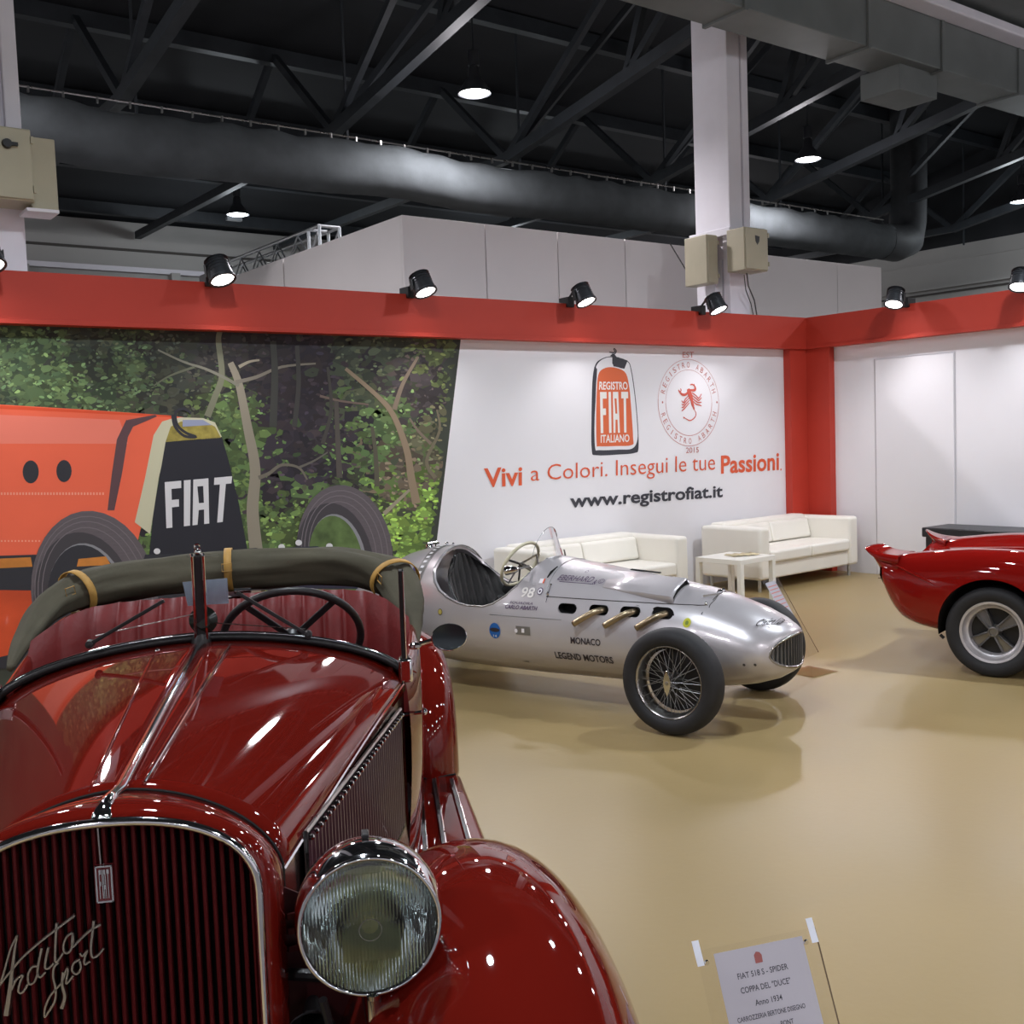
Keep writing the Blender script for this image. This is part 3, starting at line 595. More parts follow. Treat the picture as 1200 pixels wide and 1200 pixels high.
# scorpion emblem
sc_ = MB()
def stk(pts, w_):
    P = [wp(*cz(p.x, p.y), 3) for p in spline(pts, 4)]; sc_.tube(P, [w_*(.6+.4*math.sin(PI*i/(len(P)-1))) for i in range(len(P))], 5, flat=.06, up=(0, 1, 0))
stk([(842,372),(850,400),(862,432),(872,466)], .034); stk([(868,462),(876,490),(884,512)], .022); stk([(878,500),(886,520),(890,534)], .014); stk([(888,530),(904,560),(896,592),(862,618),(832,608),(806,590)], .007); stk([(806,590),(812,604)], .008)
stk([(844,392),(824,414),(796,414),(772,388)], .016); stk([(772,392),(768,378)], .008); stk([(778,398),(788,384),(784,368)], .008); stk([(854,380),(880,384),(900,376),(894,348)], .016); stk([(894,350),(876,336),(858,340)], .008); stk([(894,352),(888,332)], .007)
for k in range(4):
    stk([(872,400+k*20),(905,425+k*22),(925,445+k*17),(948,(410,440,475,505)[k])], .008); stk([(852,420+k*20),(822,450+k*22),(806,478+k*18),(792,(462,490,515,545)[k])], .008)
finish('scorpion_emblem', sc_, mat('red_ink', rgb(204, 92, 78), .6), LG)

# ================================================================== lounge furniture
def sofa(name, label, ox, oy, ang, L_, legs=True):
    t = thing(name, label, 'sofa', (ox, oy, 0), ang, 'white leather sofas'); Dp, H = .80, .70
    finish('base', MB().box(.16, L_-.16, .03, Dp-.02, .13, .30), m_whiteleather, t, bevel=.02, seg=3)
    finish('backrest', MB().box(.15, L_-.15, Dp-.2, Dp, .13, H), m_whiteleather, t, bevel=.035, seg=4)
    for x in (0, L_-.17): finish('armrest', MB().box(x, x+.17, 0, Dp, .13, H-.02), m_whiteleather, t, bevel=.035, seg=4)
    n = 2; w_ = (L_-.34)/n
    for k in range(n):
        finish('seat_cushion', MB().box(.17+k*w_+.004, .17+(k+1)*w_-.004, -.01, Dp-.2, .30, .43), m_whiteleather, t, bevel=.03, seg=4)
        b = MB(); x0 = .17+k*w_+.004; x1 = x0+w_-.008
        b.add([(x0, Dp-.30, .44), (x1, Dp-.30, .44), (x1, Dp-.2, .43), (x0, Dp-.2, .43), (x0, Dp-.25, .66), (x1, Dp-.25, .66), (x1, Dp-.19, .66), (x0, Dp-.19, .66)], [(0,3,2,1),(4,5,6,7),(0,1,5,4),(1,2,6,5),(2,3,7,6),(3,0,4,7)])
        finish('back_cushion', b, m_whiteleather, t, bevel=.03, seg=4)
    for x in (.08, L_-.08):
        for y in (.08, Dp-.08): finish('leg', MB().lathe([(0, 0), (.018, 0), (.018, .13), (0, .13)], (x, y, 0), n=12), m_alu, t)
    return t
sofa('sofa', 'white leather sofa at the wall corner, right of the two', 8.64, 7.34, math.radians(3), 1.80)
sofa('sofa', 'white leather sofa behind the silver racing car, left of the two', 5.86, 7.40, math.radians(1.0), 1.82)
tb = thing('coffee_table', 'small square white coffee table in front of the right sofa', 'table', (7.88, 6.94, 0), math.radians(4))
finish('table_top', MB().box(0, .56, 0, .56, .40, .45), m_whitelac, tb, smooth=False, bevel=.004)
for x in (.0, .51):
    for y in (.0, .51): finish('leg', MB().box(x, x+.05, y, y+.05, 0, .40), m_whitelac, tb, smooth=False, bevel=.002)
br = thing('brochure', 'open brochure lying on the small white coffee table', 'brochure', (8.22, 7.22, .451), math.radians(-20))
pm = MB().loft([[(-.15+.03*i, -.1, .004+.010*math.sin(i*1.1)**2), (-.15+.03*i, .1, .004+.010*math.sin(i*1.1)**2)] for i in range(11)], False)
finish('pages', pm, mat('printed_paper', rgb(200, 186, 150), .5, noise=.25, nscale=12), br, solid=.002)
bn = thing('bench', 'low black bench along the right wall behind the red sports car', 'bench', (10.0, 4.1, 0))
pb = at_x(1083, 615, 10.05)
finish('bench_top', MB().box(.0, .5, 0, pb.y-4.1, .53, .63), mat('black_vinyl', rgb(38, 40, 44), .4, noise=.1), bn, bevel=.012)
for x in (.04, .42):
    for y in (.06, (pb.y-4.1)/2, pb.y-4.1-.1): finish('leg', MB().box(x, x+.04, y, y+.04, 0, .53), m_steel, bn, smooth=False)
finish('bench_side', MB().box(.03, .47, .03, pb.y-4.13, .33, .53), mat('black_vinyl', None), bn, smooth=False)

# ================================================================== display placards
def placard(name, label, corner, az, tilt, W_, H_, pw, ph, off, lines, stand_h, extra=None):
    """corner: world position of top left of sheet; az direction of the top edge"""
    ed_ = Vector((math.sin(az), math.cos(az), 0)); nf = Vector((ed_.y, -ed_.x, 0))
    nf = Vector((math.sin(az+PI/2), math.cos(az+PI/2), 0))
    dn = Vector((0, 0, -1))*math.cos(tilt) + nf*math.sin(tilt); nrm = ed_.cross(dn); nrm = nrm if nrm.dot(nf) > 0 else -nrm
    t = thing(name, label, 'placard', (corner.x, corner.y, 0))
    C_ = corner - t.location
    P = lambda u, v, o_=0: C_ + ed_*(u-off[0]) + dn*(v-off[1]) + nrm*o_
    sh_ = finish('acrylic_sheet', MB().add([P(a, b, .002) for a, b in ((0, 0), (W_, 0), (W_, H_), (0, H_))], [(0,1,2,3)]), m_acrylic, t, smooth=False)
    finish('sheet_edge', MB().obox(P(W_, 0, .002), P(W_, H_, .002), .0014, .004), mat('acrylic_edge', rgb(120, 100, 80), .3), sh_, smooth=False)
    sh = finish('paper_sheet', MB().add([P(off[0]+a, off[1]+b, .0050) for a, b in ((0, 0), (pw, 0), (pw, ph), (0, ph))], [(0,1,2,3)]), m_shadedpaper, t, smooth=False, solid=.0004)
    for s_, v, h, u0, u1, m in lines:
        finish('lettering', text_mb(s_, u0, u1, v+h, v, lambda a, b: P(off[0]+a, off[1]+b, .0056), bold=.01), m, sh, smooth=False)
    return t, P, sh, nf, dn
m_tape = mat('white_tape', rgb(226, 232, 244), .35)
c_ = Vector((0, 0, EYE)) + ray(835, 1118)*2.24
tx = [('FIAT 518 S - SPIDER', .046, .0115, .042, .162, m_ink), ('COPPA DEL "DUCE"', .073, .012, .042, .160, m_ink), ('Anno 1934', .101, .0115, .068, .132, m_ink),
      ('CARROZZERIA BERTONE DISEGNO', .127, .0095, .020, .180, m_ink), ('PONT', .150, .0095, .115, .145, m_ink)]
t, P, sh, nf, dn = placard('placard_stand', 'clear placard with a printed sheet toned grey for shade in the right foreground', c_, math.radians(108.6), math.radians(26), .285, .38, .212, .297, (.036, .012), tx, .5)
for u in (-.008, .266):
    finish('tape_strip', MB().add([P(u+a, -.02+b, .0065) for a, b in ((0, 0), (.016, 0), (.018, .05), (.002, .05))], [(0,1,2,3)]), m_tape, t, smooth=False, solid=.0006)
    finish('fixing_screw', MB().lathe([(0, .004), (.005, .004), (.006, 0)], P(u+.024 if u < 0 else u-.012, .025, .005), nf, 10), m_chrome, t)
finish('lettering', MB().poly([P(.036+a, .012+b, .0058) for a, b in ((.090,.034),(.090,.018),(.096,.012),(.104,.014),(.108,.020),(.107,.034))], (0, 0, .0002)), mat('logo_red', rgb(150, 84, 80), .6), sh, smooth=False)
finish('stand_post', MB().tube([P(.14, .30, -.02), (P(.14, .30, -.02).x, P(.14, .30, -.02).y, .01)], .012, 10), m_alu, t)
finish('stand_foot', MB().lathe([(0, .0), (.14, 0), (.14, .008), (.02, .02), (0, .02)], (P(.14, .30, -.02).x, P(.14, .30, -.02).y, 0), n=28), m_alu, t)
finish('bracket', MB().obox(P(.14, .2, -.004), P(.14, .32, -.02), .05, .012), m_alu, t, smooth=False)

# ================================================================== red vintage roadster (foreground)
def frame(P0, az):
    a = math.radians(az); b = Vector((math.sin(a), math.cos(a), 0)); l = Vector((math.cos(a), -math.sin(a), 0)); k = Vector((0, 0, 1)); o = Vector((-P0[0], -P0[1], EYE))
    O = Vector((o.dot(l), o.dot(b), EYE))
    def loc(px, py, ax, val):
        d = ray(px, py); D = Vector((d.dot(l), d.dot(b), d.z)); i = 'xyz'.index(ax); return O + D*((val-O[i])/D[i])
    return loc, -a
locA, rzA = frame((.43, 1.63), 27)
A = thing('vintage_roadster', 'dark red open vintage roadster with chrome headlight and folded olive hood in the foreground', 'car', (.43, 1.63, 0), rzA)
def usec(w, zc, drop, zlow, q=1.8, n=13, y=0, m=5):
    """open inverted-U section, right bottom -> crown -> left bottom"""
    R_ = []
    for i in range(n+1):
        t = (i/n)*PI/2; u = math.cos(t)**(2/q) if i < n else 0.0; f = 1-(1-min(1, u**q))**(1/q)
        R_.append((w*u, y, zc-drop*f))
    side = [(w, y, zlow+(zc-drop-zlow)*k/m) for k in range(m)]
    right = side+R_
    return right + [(-x, yy, z) for x, yy, z in reversed(right[:-1])]
hw = lambda y: .25+.24*(y-.15)
hz = lambda y: 1.152+.03*math.sin(min(1, (y-.15)/1.2)*PI/2)
def crown(x, y, q=1.8, drop=.16):
    u = min(1, abs(x)/hw(y)); return hz(y)-drop*(1-(1-u**q)**(1/q))
# radiator shell
ys = [(-.004, .224, 1.157, .132, 2.3), (.004, .236, 1.164, .138, 2.25), (.02, .246, 1.169, .145, 2.15), (.05, .252, 1.169, .15, 2.0), (.10, .252, 1.161, .155, 1.85), (.142, .25, 1.152, .158, 1.8)]
finish('radiator_shell', MB().loft([usec(w_, z_, d_, .40, q, y=y) for y, w_, z_, d_, q in ys], False), m_red, A, ang=60, solid=.003)
ringp = usec(.222, 1.153, .130, .40, 2.3, n=18, y=-.006, m=6)
finish('chrome_surround', MB().tube(ringp, .0075, 8, up=(0, 1, 0)), m_chrome, A, ang=180)
finish('grille_inner_edge', MB().loft([usec(.216, 1.147, .13, .40, 2.3, y=y_) for y_ in (-.004, .07)], False), m_void, A)
finish('radiator_core', MB().poly(usec(.216, 1.145, .13, .40, 2.3, y=.065)), m_void, A, smooth=False)
g0 = None
for k in range(-15, 16):
    x = k*.0141; u = abs(x)/.218
    zt = 1.145-.13*(1-(1-min(1, u**2.3))**(1/2.3)) if u < 1 else 1.0
    if g0 is None:
        mb = MB().loft([[(-.0032, .02, z), (-.0028, .002, z), (0, -.001, z), (.0028, .002, z), (.0032, .02, z)] for z in (0, 1)], False)
        g0 = finish('grille_bar', mb, m_grille, A); g = g0
    else: g = inst(g0, A)
    g.location = (x, 0, .40); g.scale = (1, 1, zt-.40)
# badge
p0 = locA(111, 1015, 'y', -.014); p1 = locA(134, 1056, 'y', -.014)
bd = finish('badge', MB().box(p0.x, p1.x, -.014, -.008, p1.z, p0.z), mat('badge_enamel', rgb(90, 30, 34), .3), A, smooth=False)
g = MB(); fr = .0025
for b4 in ((p0.x, p0.x+fr, p1.z, p0.z), (p1.x-fr, p1.x, p1.z, p0.z), (p0.x, p1.x, p1.z, p1.z+fr), (p0.x, p1.x, p0.z-fr, p0.z)): g.box(b4[0], b4[1], -.0165, -.012, b4[2], b4[3])
finish('badge_frame', g, m_chrome, bd, smooth=False)
letters('lettering', 0, 1, (0, .001, 0), m_chrome, bd, lambda u, v: Vector((p0.x+.005+u*(p1.x-p0.x-.01), -.0155, p1.z+.006+v*(p0.z-p1.z-.012))), gap=.06)
finish('badge_rod', MB().tube([(p0.x*.5+p1.x*.5, -.012, p0.z), (-.004, -.008, 1.09), (-.006, -.004, 1.148)], .0016, 6), m_satin, A)
# script lettering of the grille
def S_(pts, w0, w1, mb, thick=.004):
    P_ = spline([(x/7.5, 1040+y/7.5) for x, y in pts], 5); n = len(P_); L_ = []
    Q = [locA(p.x, p.y, 'y', -.010) for p in P_]
    rings = []
    for i, q in enumerate(Q):
        d = (Q[min(i+1, n-1)]-Q[max(i-1, 0)]); d.y = 0; d.normalize(); nn = Vector((-d.z, 0, d.x)); w_ = (w0+(w1-w0)*i/(n-1))*.66
        rings.append([q+nn*w_, q+nn*w_*.6+Vector((0, -thick, 0)), q-nn*w_*.6+Vector((0, -thick, 0)), q-nn*w_])
    mb.loft(rings, True, True)
sg = MB()
for pts, w0, w1 in (([(-40,950),(0,860),(45,720),(100,530),(158,412)], .003, .003), ([(158,412),(132,560),(108,760),(84,950),(58,1118)], .0025, .0085), ([(-20,890),(40,800),(120,705),(200,610),(340,485),(480,375),(662,238)], .003, .0035),
    ([(108,890),(150,800),(207,762),(180,830),(168,905),(205,912),(250,840)], .003, .0035), ([(340,685),(290,690),(252,760),(262,838),(308,820),(338,740)], .0035, .003), ([(372,525),(346,650),(334,748),(362,778),(405,735)], .004, .003),
    ([(432,518),(412,600),(402,695),(435,700),(478,655)], .004, .003), ([(502,305),(496,420),(490,560),(492,645),(525,620),(560,565)], .004, .003), ([(640,388),(592,425),(562,500),(575,565),(620,552),(646,470),(642,390)], .003, .0035),
    ([(642,400),(640,515),(700,458),(800,368),(890,318)], .003, .0035), ([(520,650),(482,690),(472,770),(490,860),(496,935),(478,1010),(430,1085),(396,1128),(404,1040),(450,940),(520,860),(560,810)], .0035, .003),
    ([(558,735),(552,850),(574,950),(546,1055)], .0035, .006), ([(560,800),(592,702),(602,730),(588,800),(592,835),(650,765)], .003, .003), ([(708,622),(655,655),(638,718),(676,752),(714,706),(706,636)], .003, .0035),
    ([(706,570),(732,592),(772,545),(748,612),(750,668),(796,640)], .003, .003), ([(828,285),(816,400),(804,520),(816,602),(862,590),(915,528)], .004, .003)):
    S_(pts, w0, w1, sg)
finish('script_lettering', sg, m_satin, A, ang=50)
# bonnet
NY = 22
ysb = [.150+(1.36-.150)*i/NY for i in range(NY+1)]
def crown_sec(y):
    s_ = usec(hw(y), hz(y), .16, 1.0, n=16, y=y, m=1); return s_
half = lambda s_, sg_: [p for p in s_ if p[0]*sg_ >= -1e-6]
finish('bonnet_half', MB().loft([half(crown_sec(y), 1) for y in ysb], False), m_red, A, ang=180, solid=.002)
finish('bonnet_half', MB().loft([half(crown_sec(y), -1) for y in ysb], False), m_red, A, ang=180, solid=.002)
finish('bonnet_seam', MB().tube([(p[0], .146, p[2]) for p in usec(.2505, 1.1535, .158, .6, 1.8, n=16, m=5)], .0035, 6, up=(0, 1, 0)), m_void, A)
# centre strip, ridges
cs = MB().loft([[(-w_, y, hz(max(.15, y))+.0+z0), (-w_*.6, y, hz(max(.15, y))+.009+z0), (0, y, hz(max(.15, y))+.012+z0), (w_*.6, y, hz(max(.15, y))+.009+z0), (w_, y, hz(max(.15, y))+z0)] for y, w_, z0 in ((-.008, .020, -.006), (.0, .018, .006), (.03, .013, .014), (.08, .012, .011), (.15, .0115, 0), (.5, .0105, 0), (.9, .010, 0), (1.3, .010, 0))], False, False)
finish('bonnet_centre_strip', cs, m_chrome, A, ang=180, solid=.001)
for name, pa, pb, m, r_ in (('bonnet_ridge', (166, 920), (262, 776), m_red, .007), ('bonnet_ridge', (105, 922), (178, 773), m_red, .004)):
    P_ = []
    for i in range(13):
        y = .17+i*(1.24-.17)/12; a = locA(*pa, 'z', 1.155); b = locA(*pb, 'z', 1.17); x = a.x+(b.x-a.x)*i/12; P_.append((x, y, crown(x, y)+.001))
    finish(name, MB().tube(P_, [r_*.3]+[r_]*11+[r_*.3], 10), m, A, ang=180)
    if r_ > .005: finish('ridge_strip', MB().tube([(p[0]+.004, p[1], p[2]+.006) for p in P_], .0018, 6), m_chrome, A)
q = locA(180, 771, 'z', 1.175); finish('bonnet_catch', MB().sphere((q.x, 1.245, crown(q.x, 1.245)+.004), .007, 10), m_chrome, A)
finish('bonnet_edge_beading', MB().tube([(hw(y)+.001, y, hz(y)-.158) for y in ysb], .004, 6), m_chrome, A)
finish('bonnet_edge_beading', MB().tube([(-hw(y)-.001, y, hz(y)-.158) for y in ysb], .004, 6), m_chrome, A)
# polished side panels and louvres
for s in (1, -1):
    sp = MB().loft([[(s*(hw(y)-.003), y, hz(y)-.160), (s*(hw(y)-.006), y, .80), (s*(hw(y)-.004), y, .52)] for y in ysb], False)
    finish('side_panel', sp, mat('polished_side', rgb(190, 184, 176), .16, metal=1.0, rnoise=.04), A, ang=180)
    pk = lambda y, z, o_=0: (s*(hw(y)+.002+o_), y, z)
    T0, T1, B1, B0 = (.275, 1.008), (1.247, .976), (1.225, .655), (.275, .62)
    finish('louvre_backing', MB().add([pk(*T0), pk(*T1), pk(*B1), pk(*B0)], [(0,1,2,3)]), m_void, A, smooth=False)
    finish('louvre_frame', MB().tube([pk(*T0, .004), pk(*T1, .004), pk(*B1, .004), pk(*B0, .004)], .005, 6, closed=True), m_satin, A)
    lv = None
    for k in range(38):
        y = .295+k*(1.225-.295)/37; t = (y-T0[0])/(T1[0]-T0[0]); zt = T0[1]+(T1[1]-T0[1])*t-.012; zb = B0[1]+(B1[1]-B0[1])*t+.012
        if lv is None:
            lv = finish('louvre', MB().loft([[(0, -.006, z), (s*.007, -.002, z), (s*.008, .001, z), (0, .003, z)] for z in (0, 1)], False), mat('louvre_paint', rgb(66, 44, 52), .3, coat=.5), A); g = lv
        else: g = inst(lv, A)
        g.location = (s*(hw(y)+.003), y, zb); g.scale = (1, 1, zt-zb)
    bd_ = MB()
    for k in range(30):
        y = .29+k*(1.235-.29)/29; t = (y-T0[0])/(T1[0]-T0[0]); bd_.sphere(pk(y, T0[1]+(T1[1]-T0[1])*t-.014, .010), .006, 8)
    o = finish('louvre_beading', bd_, m_chrome, A); o['kind'] = 'stuff'
# scuttle, body tub
rail = [(.535, 1.34, 1.075, .50), (.575, 1.5, 1.06, .46), (.60, 1.7, 1.06, .42), (.625, 1.95, 1.075, .40), (.635, 2.2, 1.10, .40), (.62, 2.4, 1.12, .40), (.56, 2.58, 1.13, .40)]
for s in (1, -1):
    rings = [[(s*(x-.03), y, z-.10), (s*(x-.032), y, z-.01), (s*(x-.02), y, z+.006), (s*x, y, z-.004), (s*(x+.012), y, z-.06), (s*(x+.02), y, z-.2), (s*(x+.012), y, (z+zl)/2-.1), (s*(x-.01), y, zl)] for x, y, z, zl in rail]
    finish('body_side', MB().loft(rings, False), m_red, A, ang=180, sub=1)
tail = [(2.52, .60, 1.14), (2.75, .585, 1.13), (3.0, .55, 1.08), (3.3, .48, .99), (3.6, .38, .86), (3.82, .26, .72)]
finish('tail_body', MB().loft([usec(w_, z_, .16, .42, 1.8, y=y, n=10) for y, w_, z_ in tail], False, False), m_red, A, ang=180)
finish('tail_panel', MB().poly([(x, 3.82, z) for x, y, z in usec(.26, .72, .16, .42, 1.8, y=3.82, n=10)]), m_red, A, smooth=False)
finish('cockpit_floor', MB().box(-.55, .55, .2, 3.6, .36, .40), m_black, A, smooth=False)
finish('firewall', MB().box(-.5, .5, 1.36, 1.40, .40, 1.02), m_black, A, smooth=False)
finish('dashboard', MB().loft([[(x, 1.46, z) for x, z in ((.53, .95), (.53, 1.05), (.3, 1.13), (0, 1.15), (-.3, 1.13), (-.53, 1.05), (-.53, .95))], [(x, 1.50, z) for x, z in ((.53, .85), (.53, .98), (.3, 1.03), (0, 1.05), (-.3, 1.03), (-.53, .98), (-.53, .85))]], False), m_red, A, solid=.01)
finish('scuttle', MB().loft([[(x, y, crown(min(.97, abs(x)/.575)*hw(1.33), 1.33)-(y-1.33)*.12) for x in [(-.575+1.15*i/20) for i in range(21)]] for y in (1.345, 1.40, 1.46)], False), m_red, A, ang=180, solid=.004)
# seats: tufted leather back
n = 170; rows = []
for j in range(9):
    v = j/8; row = []
    for i in range(n+1):
        x = -.60+1.2*i/n; ax = abs(x)
        gap = 1.0 if ax > .045 else (ax/.045)**.5
        ph = (ax-.03)/.072; puff = abs(math.sin(PI*ph))**.5*.030*gap
        zt = 1.165+.015*math.cos(x/.6*PI/2)-.055*max(0, (ax-.46)/.14)**2 - (.02 if ax < .03 else 0)
        z = .80+(zt-.80)*v; y = 2.26-.34*max(0, (ax-.34)/.26)**2.2-puff-.03*math.sin(PI*min(1, v*1.05))+.09*(v-1)*-1*0 - .06*(1-v)
        if j == 8: y += .035
        row.append((x, y, z+(0 if j < 8 else .004)))
    rows.append(row)
finish('seat_back', MB().loft(rows, False), m_leather, A, ang=180)
finish('seat_cushion', MB().box(-.52, .52, 1.75, 2.25, .62, .78), m_leather, A, bevel=.05, seg=3)
# folded hood bundle
cpth = spline([(-.665, 1.93, 1.03), (-.66, 2.12, 1.10), (-.62, 2.32, 1.175), (-.48, 2.47, 1.215), (-.2, 2.54, 1.235), (.1, 2.55, 1.24), (.38, 2.50, 1.238), (.56, 2.36, 1.205), (.612, 2.16, 1.13), (.615, 2.02, 1.07), (.618, 1.92, 1.025)], 9)
rings = []; m_ = len(cpth); rr = random.Random(5)
for i, p in enumerate(cpth):
    d = (cpth[min(i+1, m_-1)]-cpth[max(i-1, 0)]).normalized(); x_ = Vector((0, 0, 1)); side = d.cross(x_).normalized(); up_ = side.cross(d).normalized()
    e = min(1, min(i, m_-1-i)/30+.12); ring = []
    for k in range(28):
        a = 2*PI*k/28; r_ = 1+.08*math.sin(3*a+i*.10)+.06*math.sin(5*a-i*.17+2)+.05*math.sin(9*a+i*.31)+.03*math.sin(13*a-i*.53)
        if math.sin(a) > .75: r_ *= .94
        ring.append(p+side*math.cos(a)*.085*r_*e+up_*math.sin(a)*.073*r_*e)
    rings.append(ring)
cv = finish('folded_hood', MB().loft(rings, True, True), m_canvas, A, ang=180)
def strap(idx):
    p = cpth[idx]; d = (cpth[idx+1]-cpth[idx-1]).normalized(); side = d.cross(Vector((0, 0, 1))).normalized(); up_ = side.cross(d)
    R_ = []
    for k in range(26):
        a = 2*PI*k/26; c_ = p+side*math.cos(a)*.094+up_*math.sin(a)*.082
        R_.append([c_-d*.014, c_+d*.014])
    s_ = finish('hood_strap', MB().loft(R_, False, False, True), m_tan, A, solid=.004, ang=180)
    c_ = p - side*.095 if (p-side).y < p.y else p+side*.095
    c_ = p+Vector((0, -.10, .02)) if abs(d.x) > .6 else p + Vector((-.06 if p.x > 0 else .06, -.075, .02))
    bk = MB().tube([c_+d*.018+up_*.014, c_-d*.018+up_*.014, c_-d*.018-up_*.014, c_+d*.018-up_*.014], .002, 5, closed=True)
    finish('buckle', bk, m_tan, s_)
for idx in (23, 41, 65): strap(idx)
for px, py, y in ((284, 693, 2.38), (112, 727, 2.28), (455, 702, 2.25)):
    c_ = locA(px, py, 'y', y)
    finish('hood_catch', MB().tube([c_+Vector((-.03, .02, 0)), c_+Vector((.03, .02, 0))], .011, 10), m_chrome, A)
# windscreen
yb = 1.335
lowf = [(x, yb, crown(x*.97, 1.34)+.010) for x in [-.545+1.09*i/40 for i in range(41)]]
finish('windscreen_seal', MB().tube(lowf, .011, 8, up=(0, 1, 0)), m_black, A, ang=180)
finish('windscreen_lower_rail', MB().tube([(x, y+.004, z+.011) for x, y, z in lowf], .0045, 8, up=(0, 1, 0)), m_chrome, A, ang=180)
tt = locA(470, 668, 'y', 1.28)
for s in (1, -1):
    xb = s*.543; top = (s*.541, 1.285, tt.z)
    finish('windscreen_post', MB().obox((xb-s*.004, yb, 1.07), (top[0]-s*.004, top[1], top[2]), .010, .02), m_black, A, smooth=False, bevel=.002)
    finish('windscreen_post', MB().obox((xb+s*.003, yb, 1.07), (top[0]+s*.003, top[1], top[2]), .004, .022), m_chrome, A, smooth=False, bevel=.003)
    finish('windscreen_post_base', MB().box(xb-.02, xb+.02, yb-.02, yb+.03, 1.03, 1.10), m_chrome, A, bevel=.008)
    gl = [(s*.02+(xb-s*.02)*i/14) for i in range(15)]
    finish('windscreen_glass', MB().loft([[(x, yb+.004, crown(x*.97, 1.34)+.016) for x in gl], [(x, 1.285, 1.405+(tt.z-1.405)*(i/14)**1.5) for i, x in enumerate(gl)]], False), m_glass, A, smooth=False)
for dx, m, w_ in ((0, m_black, .020), (-.0145, m_chrome, .007), (.0145, m_chrome, .007)):
    finish('centre_post', MB().obox((dx-.003, yb-.01, 1.175), (dx+.006, 1.27, 1.425), w_, .02 if dx == 0 else .026), m, A, smooth=False, bevel=.002)
finish('centre_post_foot', MB().lathe([(.03, 0), (.026, .02), (.016, .04)], (-.003, yb-.01, 1.17), (0, 0, 1), 14), m_black, A)
finish('centre_post_finial', MB().sphere((.007, 1.268, 1.432), .009, 10).tube([(.007+.007*math.cos(a*.6), 1.268, 1.447+.007*math.sin(a*.6)) for a in range(11)], .0025, 6), m_chrome, A)
finish('post_clamp', MB().obox((-.02, 1.262, 1.423), (.062, 1.262, 1.421), .006, .006), m_acrylic, A, smooth=False)
a_ = locA(214, 682, 'y', 1.30); b_ = locA(268, 707, 'y', 1.30)
mi = finish('rear_view_mirror', MB().add([(a_.x, 1.30, a_.z), (b_.x, 1.30, a_.z+.004), (b_.x, 1.30, b_.z), (a_.x+.01, 1.30, b_.z)], [(0,1,2,3)]), mat('mirror_glass', rgb(150, 165, 180), .12, metal=.9), A, solid=.006, smooth=False)
a_ = locA(238, 727, 'y', 1.31)
finish('sun_visor_lamp', MB().lathe([(0, .0), (.035, .004), (.038, .015), (.02, .03), (0, .03)], (a_.x, 1.33, a_.z), (0, -1, 0), 18), mat('dark_glass', rgb(30, 36, 32), .1), A)
for s, (p0_, p1_) in enumerate((((361, 744), (277, 694)), ((105, 755), (192, 704)))):
    a_ = locA(*p0_, 'y', 1.325); b_ = locA(*p1_, 'y', 1.30)
    w = finish('wiper', MB().obox(a_, b_, .010, .010), m_black, A, smooth=False, bevel=.002)
    finish('wiper_pivot', MB().lathe([(0, .012), (.010, .01), (.012, -.012), (0, -.012)], a_, (0, -1, 0), 12), m_black, w)
for p0_, p1_ in (((243, 716), (112, 745)), ((236, 729), (358, 737))):
    finish('stay_wire', MB().tube([locA(*p0_, 'y', 1.31), locA(*p1_, 'y', 1.32)], .0015, 5), m_satin, A)
# steering wheel
c_ = Vector((.226, 1.68, 1.115)); ux = Vector((1, 0, 0)); uy = Vector((0, -.62, .785))
st = finish('steering_wheel', MB().tube([c_+ux*math.cos(2*PI*k/48)*.206+uy*math.sin(2*PI*k/48)*.206 for k in range(48)], .012, 10, closed=True), m_black, A, ang=180)
for ang in (50, 130, 270): finish('spoke', MB().obox(c_, c_+(ux*math.cos(math.radians(ang))+uy*math.sin(math.radians(ang)))*.2, .022, .008, up=ux.cross(uy)), m_black, st, smooth=False, bevel=.003)
finish('hub', MB().lathe([(0, .02), (.03, .015), (.035, 0), (.02, -.05), (.015, -.3)], c_, -ux.cross(uy) if ux.cross(uy).y < 0 else ux.cross(uy), 16), m_black, st)
# side mirror, door handle
mc = locA(526, 746, 'y', 1.36)
def emesh(c, rx_, rz2, y0, y1, n=28): return [[(c.x+rx_*k_*math.cos(2*PI*i/n), y, c.z+rz2*k_*math.sin(2*PI*i/n)) for i in range(n)] for y, k_ in ((y0, .02), (y0, .9), (y0-.002, 1), (y0+.01, 1.0), (y1-.008, .8), (y1, .3), (y1+.002, .02))]
sm = finish('side_mirror', MB().loft(emesh(mc, .049, .037, 1.35, 1.385)), mat('mirror_back', rgb(56, 62, 66), .22, metal=.6), A)
finish('mirror_rim', MB().tube([(mc.x+.049*math.cos(2*PI*i/32), 1.352, mc.z+.037*math.sin(2*PI*i/32)) for i in range(32)], .0025, 6, closed=True), m_chrome, sm)
ba = locA(486, 757, 'y', 1.36)
finish('mirror_arm', MB().tube([(mc.x-.045, 1.37, mc.z-.008), (ba.x+.02, 1.37, ba.z+.004), (ba.x-.012, 1.365, ba.z)], .006, 8).sphere((ba.x, 1.362, ba.z), .014, 10, (1.4, 1, .8)), m_chrome, sm)
h0 = locA(470, 838, 'y', 1.42); h1 = locA(497, 834, 'y', 1.42)
finish('door_handle', MB().tube([h0, h1], .006, 8).sphere(h1, .011, 10, (.9, 1, 1)).sphere(h0, .012, 10, (.5, 1, 1.4)), m_chrome, A)
